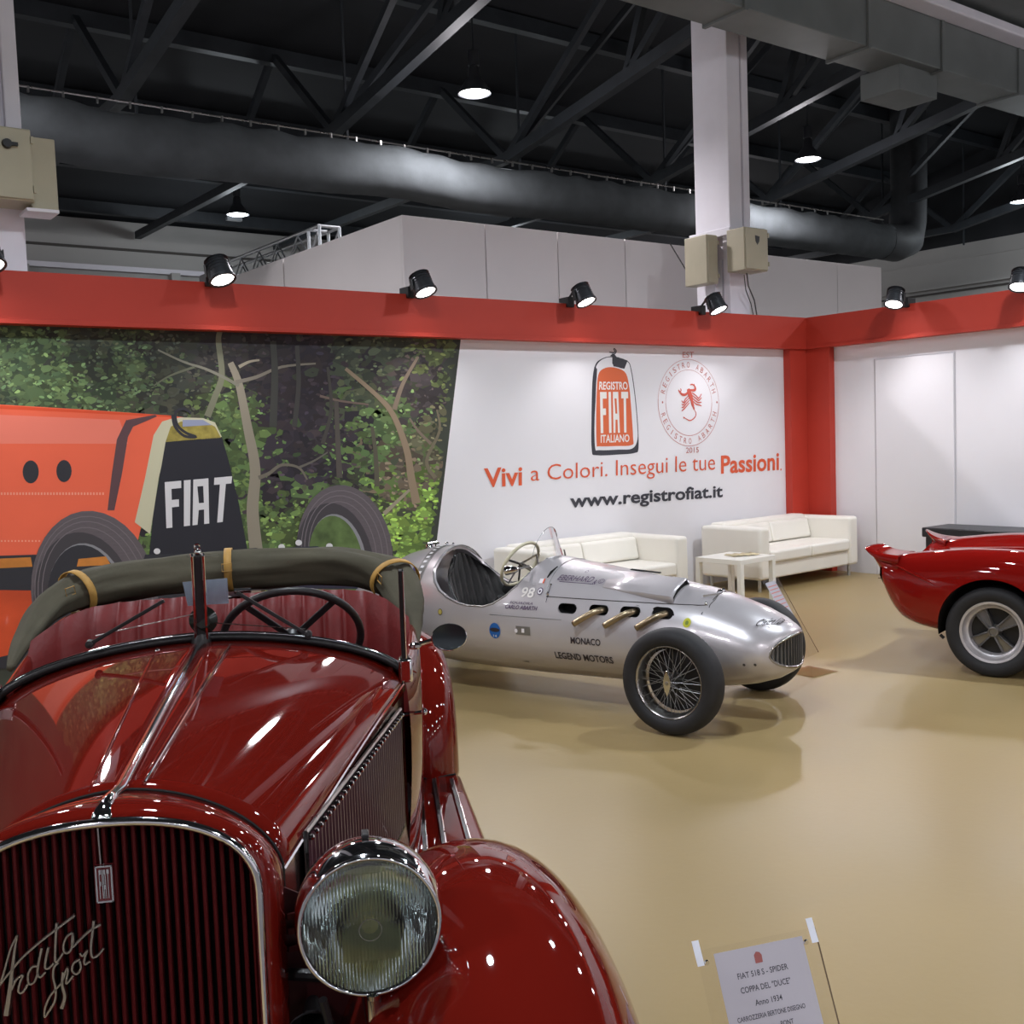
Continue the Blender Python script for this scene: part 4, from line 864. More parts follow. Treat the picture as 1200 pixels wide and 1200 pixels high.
# wings
def wing(name, prof, sect, ks, cx, s, parent):
    """prof: (y, z) along the crest; sect: (x, drop)"""
    Pf = spline(prof, 4); n = len(Pf); rings = []
    for i, p in enumerate(Pf):
        d = (Pf[min(i+1, n-1)]-Pf[max(i-1, 0)]).normalized(); nn = Vector((-d.y, d.x)); t = i/(n-1)*(len(ks)-1); j = min(int(t), len(ks)-2); k_ = ks[j]+(ks[j+1]-ks[j])*(t-j)
        rings.append([(s*x, p.x-nn.x*dr*k_, p.y-nn.y*dr*k_) for x, dr in sect])
    return finish(name, MB().loft(rings, False), m_red, parent, ang=180, sub=1, solid=.003)
FP = [(-.40, .26), (-.42, .42), (-.37, .62), (-.25, .79), (-.06, .905), (.16, .947), (.40, .92), (.62, .83), (.86, .68), (1.08, .53), (1.30, .42), (1.55, .372)]
FS = [(.27, .40), (.30, .30), (.345, .20), (.40, .105), (.46, .045), (.53, .012), (.61, 0), (.69, .022), (.755, .075), (.805, .15), (.838, .24), (.852, .33), (.85, .39)]
FK = [1, 1, 1, 1, 1, 1, .95, .85, .65, .4, .2, .1]
RP = [(2.53, .34), (2.54, .48), (2.59, .64), (2.69, .77), (2.85, .85), (3.05, .87), (3.25, .83), (3.42, .70), (3.52, .52), (3.56, .38)]
RS = [(.56, .10), (.60, .05), (.65, .015), (.70, 0), (.75, .012), (.795, .05), (.822, .11), (.835, .18), (.836, .25)]
def wheelset(name, parent, x, y, z, R_, wd, s, tread=m_tyre, spokes=0):
    r1 = R_*.68
    ty = finish(name, MB().lathe([(r1, -wd*.42), (r1+.02, -wd*.5), (R_*.88, -wd*.52), (R_*.975, -wd*.40), (R_, -wd*.2), (R_, wd*.2), (R_*.975, wd*.40), (R_*.88, wd*.52), (r1+.02, wd*.5), (r1, wd*.42)], (0, 0, 0), (s, 0, 0), 48), tread, parent)
    ty.location = (x, y, z); return ty
for s in (1, -1):
    wing('front_wing', FP, FS, FK, .61, s, A)
    wing('rear_wing', RP, RS, [1]*10, .70, s, A)
    finish('wing_seam', MB().tube([(s*(.60+.20*i/8), 2.540, .368+.004*math.sin(i)) for i in range(9)], .004, 6), m_void, A)
    finish('running_board', MB().loft([[(s*x, y, z) for x, z in ((.50, .40), (.53, .372), (.60, .366), (.80, .366), (.815, .358), (.818, .32))] for y in (1.18, 1.5, 1.9, 2.3, 2.545)], False), m_red, A, solid=.004, ang=180)
    for (xa, ya), (xb, yb2) in (((.54, 1.55), (.612, 2.5)), ((.585, 1.40), (.655, 2.5)), ((.652, 1.35), (.708, 2.5)), ((.745, 1.35), (.775, 2.48))):
        st_ = finish('tread_strip', MB().obox((s*xa, ya, .371), (s*xb, yb2, .371), .012, .010), m_black, A, smooth=False)
        finish('strip_edge', MB().obox((s*(xa+.008), ya, .374), (s*(xb+.008), yb2, .374), .004, .012), m_satin, st_, smooth=False)
    for y in (.20, 3.02):
        w = wheelset('wheel', A, s*.66, y, .36, .36, .15, s)
        finish('rim', MB().lathe([(.24, -.05), (.25, -.06), (.245, .0), (.2, .02), (.06, .03), (.05, .06), (0, .065)], (0, 0, 0), (s, 0, 0), 32), m_red, w)
    # headlight
    hc = Vector((s*.387, -.03, .962))
    hl_ = finish('headlight', MB().lathe([(.104, -.002), (.109, .002), (.1115, .012), (.1155, .03), (.116, .05), (.111, .085), (.098, .12), (.076, .15), (.045, .17), (0, .178)], hc, (0, 1, 0), 56), m_chrome, A, ang=180)
    finish('headlight_rim', MB().tube([hc+Vector((math.cos(2*PI*k/56)*.107, -.001, math.sin(2*PI*k/56)*.107)) for k in range(56)], .004, 8, closed=True), m_chrome, hl_, ang=180)
    finish('reflector', MB().lathe([(0, .085), (.03, .08), (.06, .06), (.085, .035), (.1035, .004)], hc, (0, 1, 0), 48), mat('reflector', rgb(232, 240, 242), .06, metal=1.0), hl_, ang=180)
    N_ = 150; fr_ = []; bk_ = []
    for j in range(N_+1):
        rf = []; rb = []
        for i in range(N_+1):
            a = -1+2*i/N_; b = -1+2*j/N_
            X = a*math.sqrt(1-b*b/2)*.1035; Z = b*math.sqrt(1-a*a/2)*.1035; r2 = (X*X+Z*Z)/.1035**2
            amp = .0011 if (Z > .012 and Z < .085 or abs(X) > .045 or Z < -.05) else .0001
            dome = -.012*(1-r2)
            rf.append(hc+Vector((X, dome-.002+amp*math.sin(X/.0052*2*PI), Z))); rb.append(hc+Vector((X, dome+.002, Z)))
        fr_.append(rf); bk_.append(rb)
    lens_m = MATS.get('headlight_glass') or mat('headlight_glass', (.97, 1, .98, 1), .02, trans=1.0, ior=1.45)
    lz = MB().loft(fr_, False); lz.loft(bk_, False); finish('headlight_lens', lz, lens_m, hl_, ang=180)
    finish('bulb', MB().lathe([(0, -.02), (.012, -.014), (.014, 0), (.009, .02), (.009, .05)], hc+Vector((0, .03, 0)), (0, 1, 0), 16), mat('bulb_glass', rgb(220, 220, 160), .1, trans=.5), hl_)
    finish('lens_ring', MB().tube([hc+Vector((math.cos(2*PI*k/24)*.017, -.0135, math.sin(2*PI*k/24)*.017)) for k in range(24)], .0008, 5, closed=True), m_satin, hl_)
    finish('rim_clip', MB().box(hc.x-.006, hc.x+.006, .03, .055, 1.076, 1.084), m_black, hl_, bevel=.002)
    finish('headlight_stem', MB().lathe([(.012, 0), (.014, .02), (.018, .06), (.03, .08)], (hc.x, .03, .765), (0, 0, 1), 14).lathe([(0, 0), (.01, .002), (.012, .01), (0, .014)], (hc.x, -.03, .845), (0, 0, 1), 10), m_chrome, A)
    # brackets and stays between radiator and wing
    finish('lamp_bracket', MB().tube([(s*.24, .10, .84), (s*.32, .06, .845), (hc.x, .03, .84)], .010, 8), m_black, A)
    finish('stay_rod', MB().tube([(s*.31, -.02, .85), (s*.335, .02, .70), (s*.30, .04, .55)], .007, 8), m_black, A)
    finish('stay_rod', MB().tube([(s*.40, .0, .80), (s*.32, .04, .66), (s*.29, .05, .56)], .005, 8), m_satin, A)
    finish('inner_valance', MB().add([(s*.245, .12, .40), (s*.245, .12, .98), (s*.36, .16, .90), (s*.40, .18, .40)], [(0,1,2,3)]), mat('maroon_dark', rgb(60, 22, 26), .4), A, smooth=False, solid=.006)
    for z in (.93, .905, .875): finish('valance_rib', MB().obox((s*.255, .108, z), (s*.33, .135, z-.002), .006, .01), m_grille, A, smooth=False)
    finish('horn', MB().lathe([(.045, 0), (.042, .012), (.02, .05), (.012, .12), (0, .13)], (s*.29, -.01, .78), (0, 1, 0), 20), m_black, A)
    finish('frame_rail', MB().box(s*.26-.03, s*.26+.03, -.45, 3.6, .36, .46), m_black, A, smooth=False)
finish('front_axle', MB().tube([(-.6, .2, .36), (-.3, .2, .30), (.3, .2, .30), (.6, .2, .36)], .025, 10), m_black, A)

# ================================================================== helpers for the two racing cars
def boolean(o, cutters, op='DIFFERENCE'):
    for c in cutters:
        md = o.modifiers.new('b', 'BOOLEAN'); md.operation = op; md.object = c; md.solver = 'EXACT'
    dg = bpy.context.evaluated_depsgraph_get(); dg.update()
    me = bpy.data.meshes.new_from_object(o.evaluated_get(dg)); o.modifiers.clear(); old = o.data; o.data = me; me.name = old.name
    for c in cutters: bpy.data.objects.remove(c)
    for p in me.polygons: p.use_smooth = True
    me.set_sharp_from_angle(angle=math.radians(32))
    return o
def interp(tab, y):
    if y <= tab[0][0]: return tab[0][1:]
    for a, b in zip(tab[:-1], tab[1:]):
        if y <= b[0]:
            t = (y-a[0])/(b[0]-a[0]); t = t*t*(3-2*t)*.35+t*.65
            return tuple(p+(q-p)*t for p, q in zip(a[1:], b[1:]))
    return tab[-1][1:]

# ================================================================== silver single-seater
locB, rzB = frame((4.836, 4.448), -17)
B = thing('racing_car', 'silver vintage single-seater racing car with wire wheels and side exhausts', 'car', (4.836, 4.448, 0), rzB)
# y, half width, z bottom, z top, exponent, z of widest line (0..1)
TB = [(-.50, .245, .315, .525, 2.0, .5), (-.485, .262, .298, .545, 2.0, .5), (-.46, .275, .28, .562, 2.0, .5), (-.40, .295, .245, .60, 2.0, .5), (-.28, .312, .205, .655, 2.0, .48), (-.10, .325, .17, .715, 2.05, .47), (.05, .345, .16, .752, 2.1, .46), (.30, .365, .15, .790, 2.15, .45), (.60, .38, .14, .832, 2.2, .44), (.90, .395, .135, .872, 2.2, .43),
      (1.15, .405, .13, .905, 2.25, .42), (1.30, .41, .13, .915, 2.25, .42), (1.60, .41, .13, .93, 2.25, .42), (1.90, .40, .135, .945, 2.25, .42), (2.06, .385, .14, .95, 2.2, .42), (2.2, .365, .145, .945, 2.15, .42), (2.4, .32, .16, .90, 2.1, .42), (2.65, .26, .19, .80, 2.0, .43), (2.9, .19, .24, .66, 2.0, .45), (3.1, .12, .31, .54, 2.0, .5), (3.2, .03, .38, .46, 2.0, .5)]
TBs = []
def bsec(y, n=56, grow=0.0):
    w_, z0, z1, q, m_ = interp(TB, y); w_ += grow; z0 -= grow; z1 += grow; zm = z0+(z1-z0)*m_; R_ = []
    for k in range(n):
        a = 2*PI*k/n; c_ = math.cos(a); s_ = math.sin(a); x = w_*math.copysign(abs(c_)**(2/q), c_); e = 2/q
        z = zm+(z1-zm)*abs(s_)**e if s_ >= 0 else zm-(zm-z0)*abs(s_)**e
        # head fairing narrows upward behind the cockpit
        if s_ > 0 and y > 1.15: x *= 1-.16*max(0, s_)**3*min(1, (y-1.15)/.8)
        R_.append((x, y + .085*(x/w_)**2*max(0, min(1, (-y-.28)/.2)), z))
    return R_
def hit(px, py):
    x = -.33
    for i in range(14):
        p = locB(px, py, 'x', x); x = .5*x+.5*bside(p.y, p.z)
    return locB(px, py, 'x', x)
def bside(y, z, s=-1):
    """x of the body surface at y, z on the near side"""
    w_, z0, z1, q, m_ = interp(TB, y); zm = z0+(z1-z0)*m_; d = (z-zm)/(z1-zm) if z >= zm else (zm-z)/(zm-z0); d = min(.999, abs(d))
    x = w_*(1-d**q)**(1/q)
    if z > zm and y > 1.15:
        s_ = d**(q/2); x *= 1-.16*s_**3*min(1, (y-1.15)/.8)
    return s*x
ysB = [-.50, -.49, -.47, -.44, -.40, -.34, -.28, -.19, -.10, -.02] + [.05+.065*i for i in range(34)] + [2.3+.075*i for i in range(12)] + [3.2]
ysB = sorted(set(round(y, 4) for y in ysB))
body = finish('body', MB().loft([bsec(y) for y in ysB], True, True), m_silver, B, ang=180)
cut = [(1.175, 1.4), (1.18, .90), (1.21, .82), (1.26, .745), (1.33, .68), (1.42, .625), (1.50, .603), (1.62, .600), (1.72, .612), (1.82, .642), (1.90, .682), (1.965, .735), (2.01, .80), (2.028, .88), (2.035, 1.4)]
def cutter(mb): o = finish('cutter', mb, m_silver, B, smooth=False); return o
c1 = cutter(MB().poly([(-.7, y, z) for y, z in cut], (1.4, 0, 0)))
c2 = cutter(MB().loft([bsec(y, 40, -.022) for y in (1.10, 1.2, 1.4, 1.6, 1.8, 2.0, 2.14)], True, True))
ports = [(.855, .625), (.635, .627), (.424, .627), (.215, .626)]
def stadium(y, z, L_, H_, n=8): return [(y+L_/2*(1)-H_/2+H_/2*math.cos(-PI/2+PI*k/n), z+H_/2*math.sin(-PI/2+PI*k/n)) for k in range(n+1)] + [(y-L_/2+H_/2+H_/2*math.cos(PI/2+PI*k/n), z+H_/2*math.sin(PI/2+PI*k/n)) for k in range(n+1)]
pc = MB()
for y, z in ports: pc.poly([(-.46, a, b) for a, b in stadium(y, z, .135, .062)], (.17, 0, 0))
c3 = cutter(pc)
nz = cutter(MB().loft([[(x_*.90, y_+o_, .42+(z_-.42)*.88) for x_, y_, z_ in bsec(-.5)] for o_ in (-.06, .05)], True, True))
boolean(body, [c1, c2, c3, nz])
finish('cockpit_lining', MB().loft([bsec(y, 40, -.03)[20:41] + [bsec(y, 40, -.03)[0]] for y in (1.1, 1.3, 1.5, 1.7, 1.9, 2.1)], False), m_void, B, ang=180)
for y, z in ports:
    finish('port_lining', MB().poly([(-.30, a, b) for a, b in stadium(y, z, .15, .08)]).loft([[(-.30, a, b) for a, b in stadium(y, z, .134, .061)], [(bside(y, z)+.004, a, b) for a, b in stadium(y, z, .134, .061)]], True), m_void, B, smooth=False)
for (y, z) in ports[1:]:
    xs = bside(y, z)
    p_ = [(xs+.08, y-.035, z+.0), (xs+.01, y-.02, z+.002), (xs-.03, y+.01, z-.008), (xs-.055, y+.06, z-.035), (xs-.075, y+.14, z-.085)]
    e = finish('exhaust_pipe', MB().tube(spline([(p) for p in p_], 4), .0185, 14, caps=False), mat('heated_steel', rgb(176, 160, 132), .3, metal=.9, noise=.15, nscale=14), B, ang=180, solid=.002)
    q = Vector(p_[-1]); d = (q-Vector(p_[-2])).normalized(); finish('pipe_bore', MB().lathe([(0, 0), (.0165, 0)], q-d*.004, d, 14), m_void, e)
# cockpit: seat, head fairing trim, wheel
rows = []
for j in range(14):
    v = j/13; row = []
    for i in range(91):
        u = -1+2*i/90; puff = abs(math.sin(PI*(u*4.5+.5)))**.5*.022
        wj = .30*(1-.06*v) if v < .75 else .30*(1-.06*v)*math.sqrt(max(0.0, 1-((v-.75)/.26)**2*.72))
        x = u*wj; z = .30+.60*v-(.10*u*u*v); y = 1.86+.16*v+.02*math.sin(v*PI)-puff-.30*abs(u)**2.6*(1-v*.75)+.0
        row.append((x, y, z))
    rows.append(row)
finish('seat', MB().loft(rows, False), m_blackleather, B, ang=180)
finish('seat_base', MB().box(-.25, .25, 1.5, 1.9, .22, .36), m_blackleather, B, bevel=.04, seg=3)
finish('headrest_roll', MB().tube([(-.22, 1.50, .585), (-.30, 1.46, .62), (-.33, 1.40, .66)], .02, 8), m_blackleather, B)
# far side cockpit cushion seen above the lip
finish('side_cushion', MB().tube(spline([(.30, 1.88, .58), (.33, 1.70, .62), (.345, 1.52, .63), (.33, 1.36, .60)], 5), [.03]+[.055]*14+[.03], 14), m_blackleather, B, ang=180)
lip = [(bside(y, z)-.001 if i > 1 else bside(y, z), y, z) for i, (y, z) in enumerate(cut[1:-2])]
for s in (1, -1): finish('cockpit_rim', MB().tube([(s*x, y, z) for x, y, z in lip], .005, 6), m_silverd, B)
arch = [p for p in bsec(2.018, 56, .003) if p[2] > .80]
finish('fairing_rim', MB().tube(sorted(arch, key=lambda p: math.atan2(p[2]-.6, p[0])), .005, 6), m_silverd, B)
band = [[(p[0], y, p[2]) for p in sorted([p for p in bsec(y, 56, .0025) if p[2] > .52], key=lambda p: math.atan2(p[2]-.5, p[0]))] for y in (2.10, 2.17)]
bnd = finish('fairing_strap', MB().loft(band, False), m_silverd, B, ang=180)
nh = len(band[0])
for k in range(2, nh-2):
    p = Vector(band[0][k]); q = Vector(band[1][k]); c_ = (p+q)/2; nrm = Vector((c_.x, 0, c_.z-.5)).normalized(); tg = Vector((-nrm.z, 0, nrm.x))
    finish('strap_slot', MB().add([c_+nrm*.003+tg*a+Vector((0, b, 0)) for a, b in ((-.012, -.014), (.012, -.014), (.012, .014), (-.012, .014))], [(0,1,2,3)]), m_wall, bnd, smooth=False)
finish('fuel_cap', MB().lathe([(.035, -.01), (.035, .012), (.028, .022), (.0, .028)], (0, 2.28, .935), (0, 0, 1), 20).tube([(-.05, 2.26, .965), (.05, 2.26, .965)], .008, 8).box(-.012, .012, 2.20, 2.34, .955, .968), m_chrome, B, bevel=.001)
finish('filler_hinge', MB().sphere((.05, 2.16, .955), .014, 10).sphere((.05, 2.10, .957), .009, 8), m_chrome, B)
# steering wheel, windscreen, mirror
c_ = Vector((0, 1.47, .84)); ux = Vector((1, 0, 0)); uy = Vector((0, -.45, .89)).normalized()
st = finish('steering_wheel', MB().tube([c_+ux*math.cos(2*PI*k/48)*.195+uy*math.sin(2*PI*k/48)*.165 for k in range(48)], .0115, 10, closed=True), m_cream, B, ang=180)
for ang in (20, 160, 250, 290): finish('spoke', MB().obox(c_, c_+ux*math.cos(math.radians(ang))*.19+uy*math.sin(math.radians(ang))*.16, .016, .004, up=ux.cross(uy)), m_satin, st, smooth=False)
finish('steering_column', MB().tube([c_, (0, 1.15, .72)], .014, 10), m_satin, st)
wsc = [(x_, 1.15+.16*(x_/.16)**2*0+.05*(abs(x_)/.16)**2, .885-.03*(x_/.16)**2) for x_ in [-.16+.02*i for i in range(17)]]
ws_ = finish('windscreen', MB().loft([[(x, y+.06*(t**1.0), z+(.215*math.sqrt(max(0, 1-(x/.163)**2)))*t) for x, y, z in wsc] for t in [i/8 for i in range(9)]], False), m_acrylic, B, smooth=False)
finish('windscreen_edge', MB().tube([(x, y+.06, z+.215*math.sqrt(max(0, 1-(x/.163)**2))) for x, y, z in wsc], .002, 5), m_silverd, ws_)
finish('windscreen_frame', MB().tube([(x*1.05, y+.005, z+.012) for x, y, z in wsc], .009, 8).tube([(-.165, 1.2, .85), (-.165, 1.215, .93)], .006, 8).tube([(.165, 1.2, .85), (.165, 1.215, .93)], .006, 8), m_satin, B)
finish('mirror_housing', MB().lathe([(0, -.05), (.012, -.045), (.022, -.02), (.030, .03), (.031, .045), (.026, .045)], locB(600, 668, 'x', -.34), (-.15, 1, -.12), 20), m_chrome, B)
finish('mirror_stalk', MB().tube([locB(607, 667, 'x', -.32), locB(620, 663, 'x', -.25)], .007, 8), m_satin, B)
# seams, latches, louvre slot, scoop
def onbody(pts, r_, name, m, s=-1, lift=.001):
    return finish(name, MB().tube([(bside(y, z, s)+s*lift, y, z) for y, z in pts], r_, 5), m, B, ang=180)
for s in (-1, 1):
    onbody([(1.02-.0525*i, .690-.0006*i) for i in range(21)], .003, 'bonnet_seam', m_seam, s)
    onbody([(-.045+.004*math.sin(i), .665+.008*i) for i in range(10)], .0022, 'panel_seam', m_seam, s)
    onbody([(1.44-.046*i, .555) for i in range(13)], .0018, 'panel_seam', m_silverd, s)
    onbody([(.885, .555-.0*i) for i in range(2)] + [(.885, .60), (.885, .62)], .0012, 'panel_seam', m_silverd, s)
top = lambda y, g_=.001: [p for p in bsec(y, 56, g_)]
seam = sorted([p for p in top(-.04) if p[2] > .69], key=lambda p: math.atan2(p[2]-.4, p[0])); finish('nose_seam', MB().tube(seam, .003, 5), m_seam, B)
seam = sorted([p for p in top(1.03) if p[2] > .70], key=lambda p: math.atan2(p[2]-.4, p[0])); finish('cowl_seam', MB().tube(seam, .002, 5), m_silverd, B)
sl = [(bside(y, z)-.001, y, z) for y, z in ((1.06, .80), (1.055, .83), (1.045, .86))]; finish('cowl_slot', MB().tube(sl, [.004, .009, .004], 8), m_void, B)
for y, z0, z1 in ((1.01, .655, .76), (-.02, .63, .74)):
    for s in (-1, 1):
        g = MB().obox((bside(y, z0, s)+s*.004, y, z0), (bside(y, z1, s)+s*.004, y, z1), .004, .010); zm = (z0+z1)/2
        g.sphere((bside(y, zm, s)+s*.008, y, zm), .010, 10, (.7, 1, 1.4)).sphere((bside(y, z1, s)+s*.006, y, z1), .008, 8)
        finish('bonnet_latch', g, m_chrome, B)
finish('bonnet_latch', MB().obox((-.10, -.06, .735), (-.16, .02, .725), .006, .012).sphere((-.06, -.05, .745), .012, 8).sphere((-.02, -.05, .75), .010, 8), m_chrome, B)
def tp(x, y, g_=0):
    w_, z0, z1, q, m_ = interp(TB, y); zm = z0+(z1-z0)*m_; return zm+(z1+g_-zm)*(1-min(.999, abs(x)/w_)**q)**(1/q)
scp = MB().loft([[(-.255, y, tp(-.255, y)-.004), (-.25, y, tp(-.25, y)+h*.9), (-.20, y, tp(-.2, y)+h), (-.06, y, tp(-.06, y)+h), (-.03, y, tp(-.03, y)-.004)] for y, h in ((.66, .0), (.5, .012), (.34, .026), (.20, .040), (.17, .042))], False)
finish('bonnet_scoop', scp, m_silver, B, ang=40, solid=.003)
finish('scoop_mouth', MB().add([(-.252, .18, tp(-.25, .18)+.032), (-.20, .18, tp(-.2, .18)+.037), (-.06, .18, tp(-.06, .18)+.037), (-.035, .18, tp(-.04, .18)), (-.2, .18, tp(-.2, .18)-.004), (-.25, .18, tp(-.25, .18)-.004)], [(0,1,2,3,4,5)]), m_void, B, smooth=False)
finish('cowl_fin', MB().obox((.04, .62, tp(.04, .62)+.002), (.06, .42, tp(.06, .42)+.016), .03, .006), m_void, B, smooth=False)
# nose grille
gr = sorted(bsec(-.5), key=lambda p: math.atan2(p[2]-.435, p[0]))
finish('grille_frame', MB().tube([(x*.93, y-.004, .42+(z-.42)*.92) for x, y, z in gr], .008, 8, closed=True), m_satin, B, ang=180)
finish('grille_back', MB().add([(x*.90, y+.045, .42+(z-.42)*.88) for x, y, z in gr], [tuple(range(len(gr)))]), m_void, B, smooth=False)
for k in range(-8, 9):
    x = k*.026; h = .090*math.sqrt(1-(abs(x)/.225)**2); yk = -.492+.085*(x/.245)**2
    finish('grille_slat', MB().obox((x, yk, .42-h), (x, yk, .42+h), .006, .022, up=(0, 1, 0)), m_silverd, B, smooth=False)
finish('intake_duct', MB().loft([[(.12+.09*math.cos(a*PI/8), y, .275+.03*math.sin(a*PI/8)) for a in range(16)] for y in (-.36, -.2)], True, True), m_void, B)
# decals
def bpt(y, z, lift, s=-1):
    x = bside(y, z, s); e = .004; tz = Vector((bside(y, min(z+e, .995*interp(TB, y)[2]), s)-x, 0, e)); ty = Vector((bside(y+e, z, s)-x, e, 0)); n = tz.cross(ty).normalized()
    if n.x*s < 0: n = -n
    return Vector((x, y, z))+n*lift
def bfn(y0, z0, slope=0.0): return lambda u, v: bpt(y0-u, z0+v+u*slope, .003)
def btext(s_, y0, y1, z0, z1, m, bold=.0, shear=0.0, slope=0.0, lift=.003):
    finish('lettering', text_mb(s_, 0, y0-y1, 0, z1-z0, lambda u, v: bpt(y0-u, z0+v+u*slope, lift), bold, shear), m, B, smooth=False)
m_inkb = mat('black_ink', rgb(50, 42, 46), .5); m_inkp = mat('purple_ink', rgb(84, 66, 96), .5); m_blue = mat('blue_ink', rgb(30, 96, 170), .5); m_yel = mat('yellow_ink', rgb(196, 196, 40), .5)
a_ = hit(669, 754); b_ = hit(704, 756)
btext('MONACO', a_.y, b_.y, a_.z, a_.z+.042, m_inkb, .022)
a_ = hit(652, 771); b_ = hit(719, 775)
btext('LEGEND MOTORS', a_.y, b_.y, a_.z, a_.z+.046, m_inkb, .022)
a_ = hit(653, 680); b_ = hit(694, 683)
btext('EBERHARD', a_.y, b_.y, a_.z, a_.z+.028, m_inkp, .0, .35, (b_.z-a_.z)/(a_.y-b_.y), .006)
btext('&', b_.y-.005, b_.y-.03, b_.z-.012, b_.z+.012, m_inkp, .0, .3, lift=.006); btext('\u00a9', b_.y-.035, b_.y-.075, b_.z-.006, b_.z+.018, m_inkp, lift=.006)
btext('O', (a_.y+b_.y)/2-.03, (a_.y+b_.y)/2-.05, a_.z+.040, a_.z+.052, m_inkp, lift=.006)
onbody([(a_.y-.02, a_.z-.006), (b_.y, b_.z-.006)], .0025, 'underline', m_inkp)
a_ = hit(592, 713); b_ = hit(630, 714)
btext('CARLO ABARTH', a_.y, b_.y, a_.z, a_.z+.026, m_inkp, .02, .3)
btext('SQUADRA', a_.y-.03, b_.y+.04, a_.z+.030, a_.z+.048, m_inkp, .0, .3)
a_ = hit(912, 748); btext('Cisitalia', -.33, -.43, .575, .605, m_inkb, .01, .3)
def bdisc(name, px, py, r, m, rz_=1.0, k=0, shape=None, lift=.0025):
    c_ = hit(px, py)
    pts = shape or [(math.cos(2*PI*i/20), math.sin(2*PI*i/20)) for i in range(20)]
    return finish(name, MB().poly([bpt(c_.y-u*r, c_.z+v*r*rz_, lift+.0008*k) for u, v in pts]), m, B, smooth=False), c_
_, c_ = bdisc('round_sticker', 580, 739, .045, m_blue, 1.15)
bdisc('sticker_bar', 580, 738, .040, m_inkb, .35, 1); btext('14', c_.y+.014, c_.y-.014, c_.z-.042, c_.z-.026, m_whiteink)
_, c_ = bdisc('small_round_sticker', 516, 717, .020, m_inkb, 1.1); bdisc('small_round_sticker', 516, 717, .016, m_gold if False else mat('gold_ink', rgb(190, 174, 90), .4), 1.1, 1)
bdisc('round_yellow_sticker', 805, 730, .024, m_yel, 1.1); bdisc('sticker_mark', 805, 730, .010, mat('green_ink', rgb(120, 140, 40), .5), 1.2, 1)
bdisc('small_round_sticker', 633, 693, .020, m_inkp, 1.1); bdisc('small_round_sticker', 633, 693, .015, m_wall, 1.1, 1); bdisc('small_round_sticker', 633, 693, .007, m_inkp, 1.1, 2)
bdisc('flag_sticker', 635, 681, .016, m_wall, .8, 0, [(-1, -1), (1, -1), (1, 1), (-1, 1)]); bdisc('flag_sticker', 637, 681, .008, m_orange, 1.6, 1, [(-.2, -1), (1, -1), (1, 1), (-.2, 1)])
bdisc('shield_sticker', 485, 669, .022, mat('shield_ink', rgb(70, 70, 130), .5), 1.2, 0, [(-.9, .9), (0, .7), (.9, .9), (.8, -.1), (0, -1), (-.8, -.1)])
bdisc('shield_sticker', 473, 664, .020, mat('pale_ink', rgb(168, 160, 168), .5), 1.1, 0, [(-.9, .8), (.9, .8), (.9, -.2), (0, -1), (-.9, -.2)])
bdisc('panel_recess', 613, 739, .055, m_silverd, .5, 0, [(-1, -1), (1, -1), (1, 1), (-1, 1)])
bdisc('panel_button', 605, 739, .012, m_wall, 1.1, 1); bdisc('panel_button', 613, 739, .012, m_wall, 1.1, 1, [(-.9, -1), (.9, -1), (.9, 1), (-.9, 1)])
bdisc('panel_vent', 616, 775, .03, m_silverd, .25, 0, [(-1, 0), (1, -.6), (1, 1)])
for x, y in ((872, 779), (885, 779)): bdisc('nose_rivet', x, y, .008, m_seam)
bdisc('registration_mark', 612, 693, .0, m_silverd)
btext('98', hit(612, 692).y, hit(627, 693).y, hit(612, 700).z, hit(612, 688).z, m_whiteink, .02, .1)
# wheels
def wirewheel(x, y, s, R_=.303, wd=.125):
    w = finish('wheel', MB().lathe([(.206, -.052), (.209, -.060), (.202, -.058), (.196, -.035), (.184, -.014), (.184, .014), (.196, .035), (.202, .058), (.209, .060), (.206, .052)], (0, 0, 0), (1, 0, 0), 64), m_satin, B, ang=180)
    w.location = (x, y, R_+.001)
    t = finish('tyre', MB().lathe([(.204, -.050), (.213, -.066), (.238, -.077), (.265, -.076), (.288, -.064), (.299, -.042), (R_, -.015), (R_, .015), (.299, .042), (.288, .064), (.265, .076), (.238, .077), (.213, .066), (.204, .050)], (0, 0, 0), (1, 0, 0), 72), m_tyre, w, ang=180)
    finish('hub', MB().lathe([(0, .075), (.012, .074), (.022, .066), (.028, .05), (.030, .03), (.034, .0), (.045, -.03), (.045, -.05), (0, -.05)], (0, 0, 0), (s, 0, 0), 24), m_satin, w)
    finish('knock_off_nut', MB().poly([(0, y_, z_) for y_, z_ in ((0, .075), (.014, .045), (.022, .012), (.022, -.012), (.014, -.045), (0, -.075), (-.014, -.045), (-.022, -.012), (-.022, .012), (-.014, .045))], (s*.008, 0, 0)), m_chrome, w, smooth=False, bevel=.002).location = (s*.066, 0, 0)
    for k in range(24):      # outer and inner spoke rows
        a = 2*PI*k/24
        for r0, x0, r1, x1, da in ((.026, .056, .192, .020, .75 if k % 2 else -.22), (.040, -.03, .188, -.004, .9 if k % 2 else -.30)):
            p = Vector((s*x0, math.cos(a+da)*r0, math.sin(a+da)*r0)); q = Vector((s*x1, math.cos(a)*r1, math.sin(a)*r1))
            finish('spoke', MB().tube([p, q], .0015, 5, caps=False), mat('spoke_metal', rgb(150, 150, 150), .4, metal=.7), w)
    finish('brake_drum', MB().lathe([(0, -.035), (.15, -.035), (.178, -.045), (.178, -.09), (0, -.095)], (0, 0, 0), (s, 0, 0), 32), m_black, w)
    return w
for y in (0, 2.34):
    for s in (-1, 1): wirewheel(s*.60, y, s)
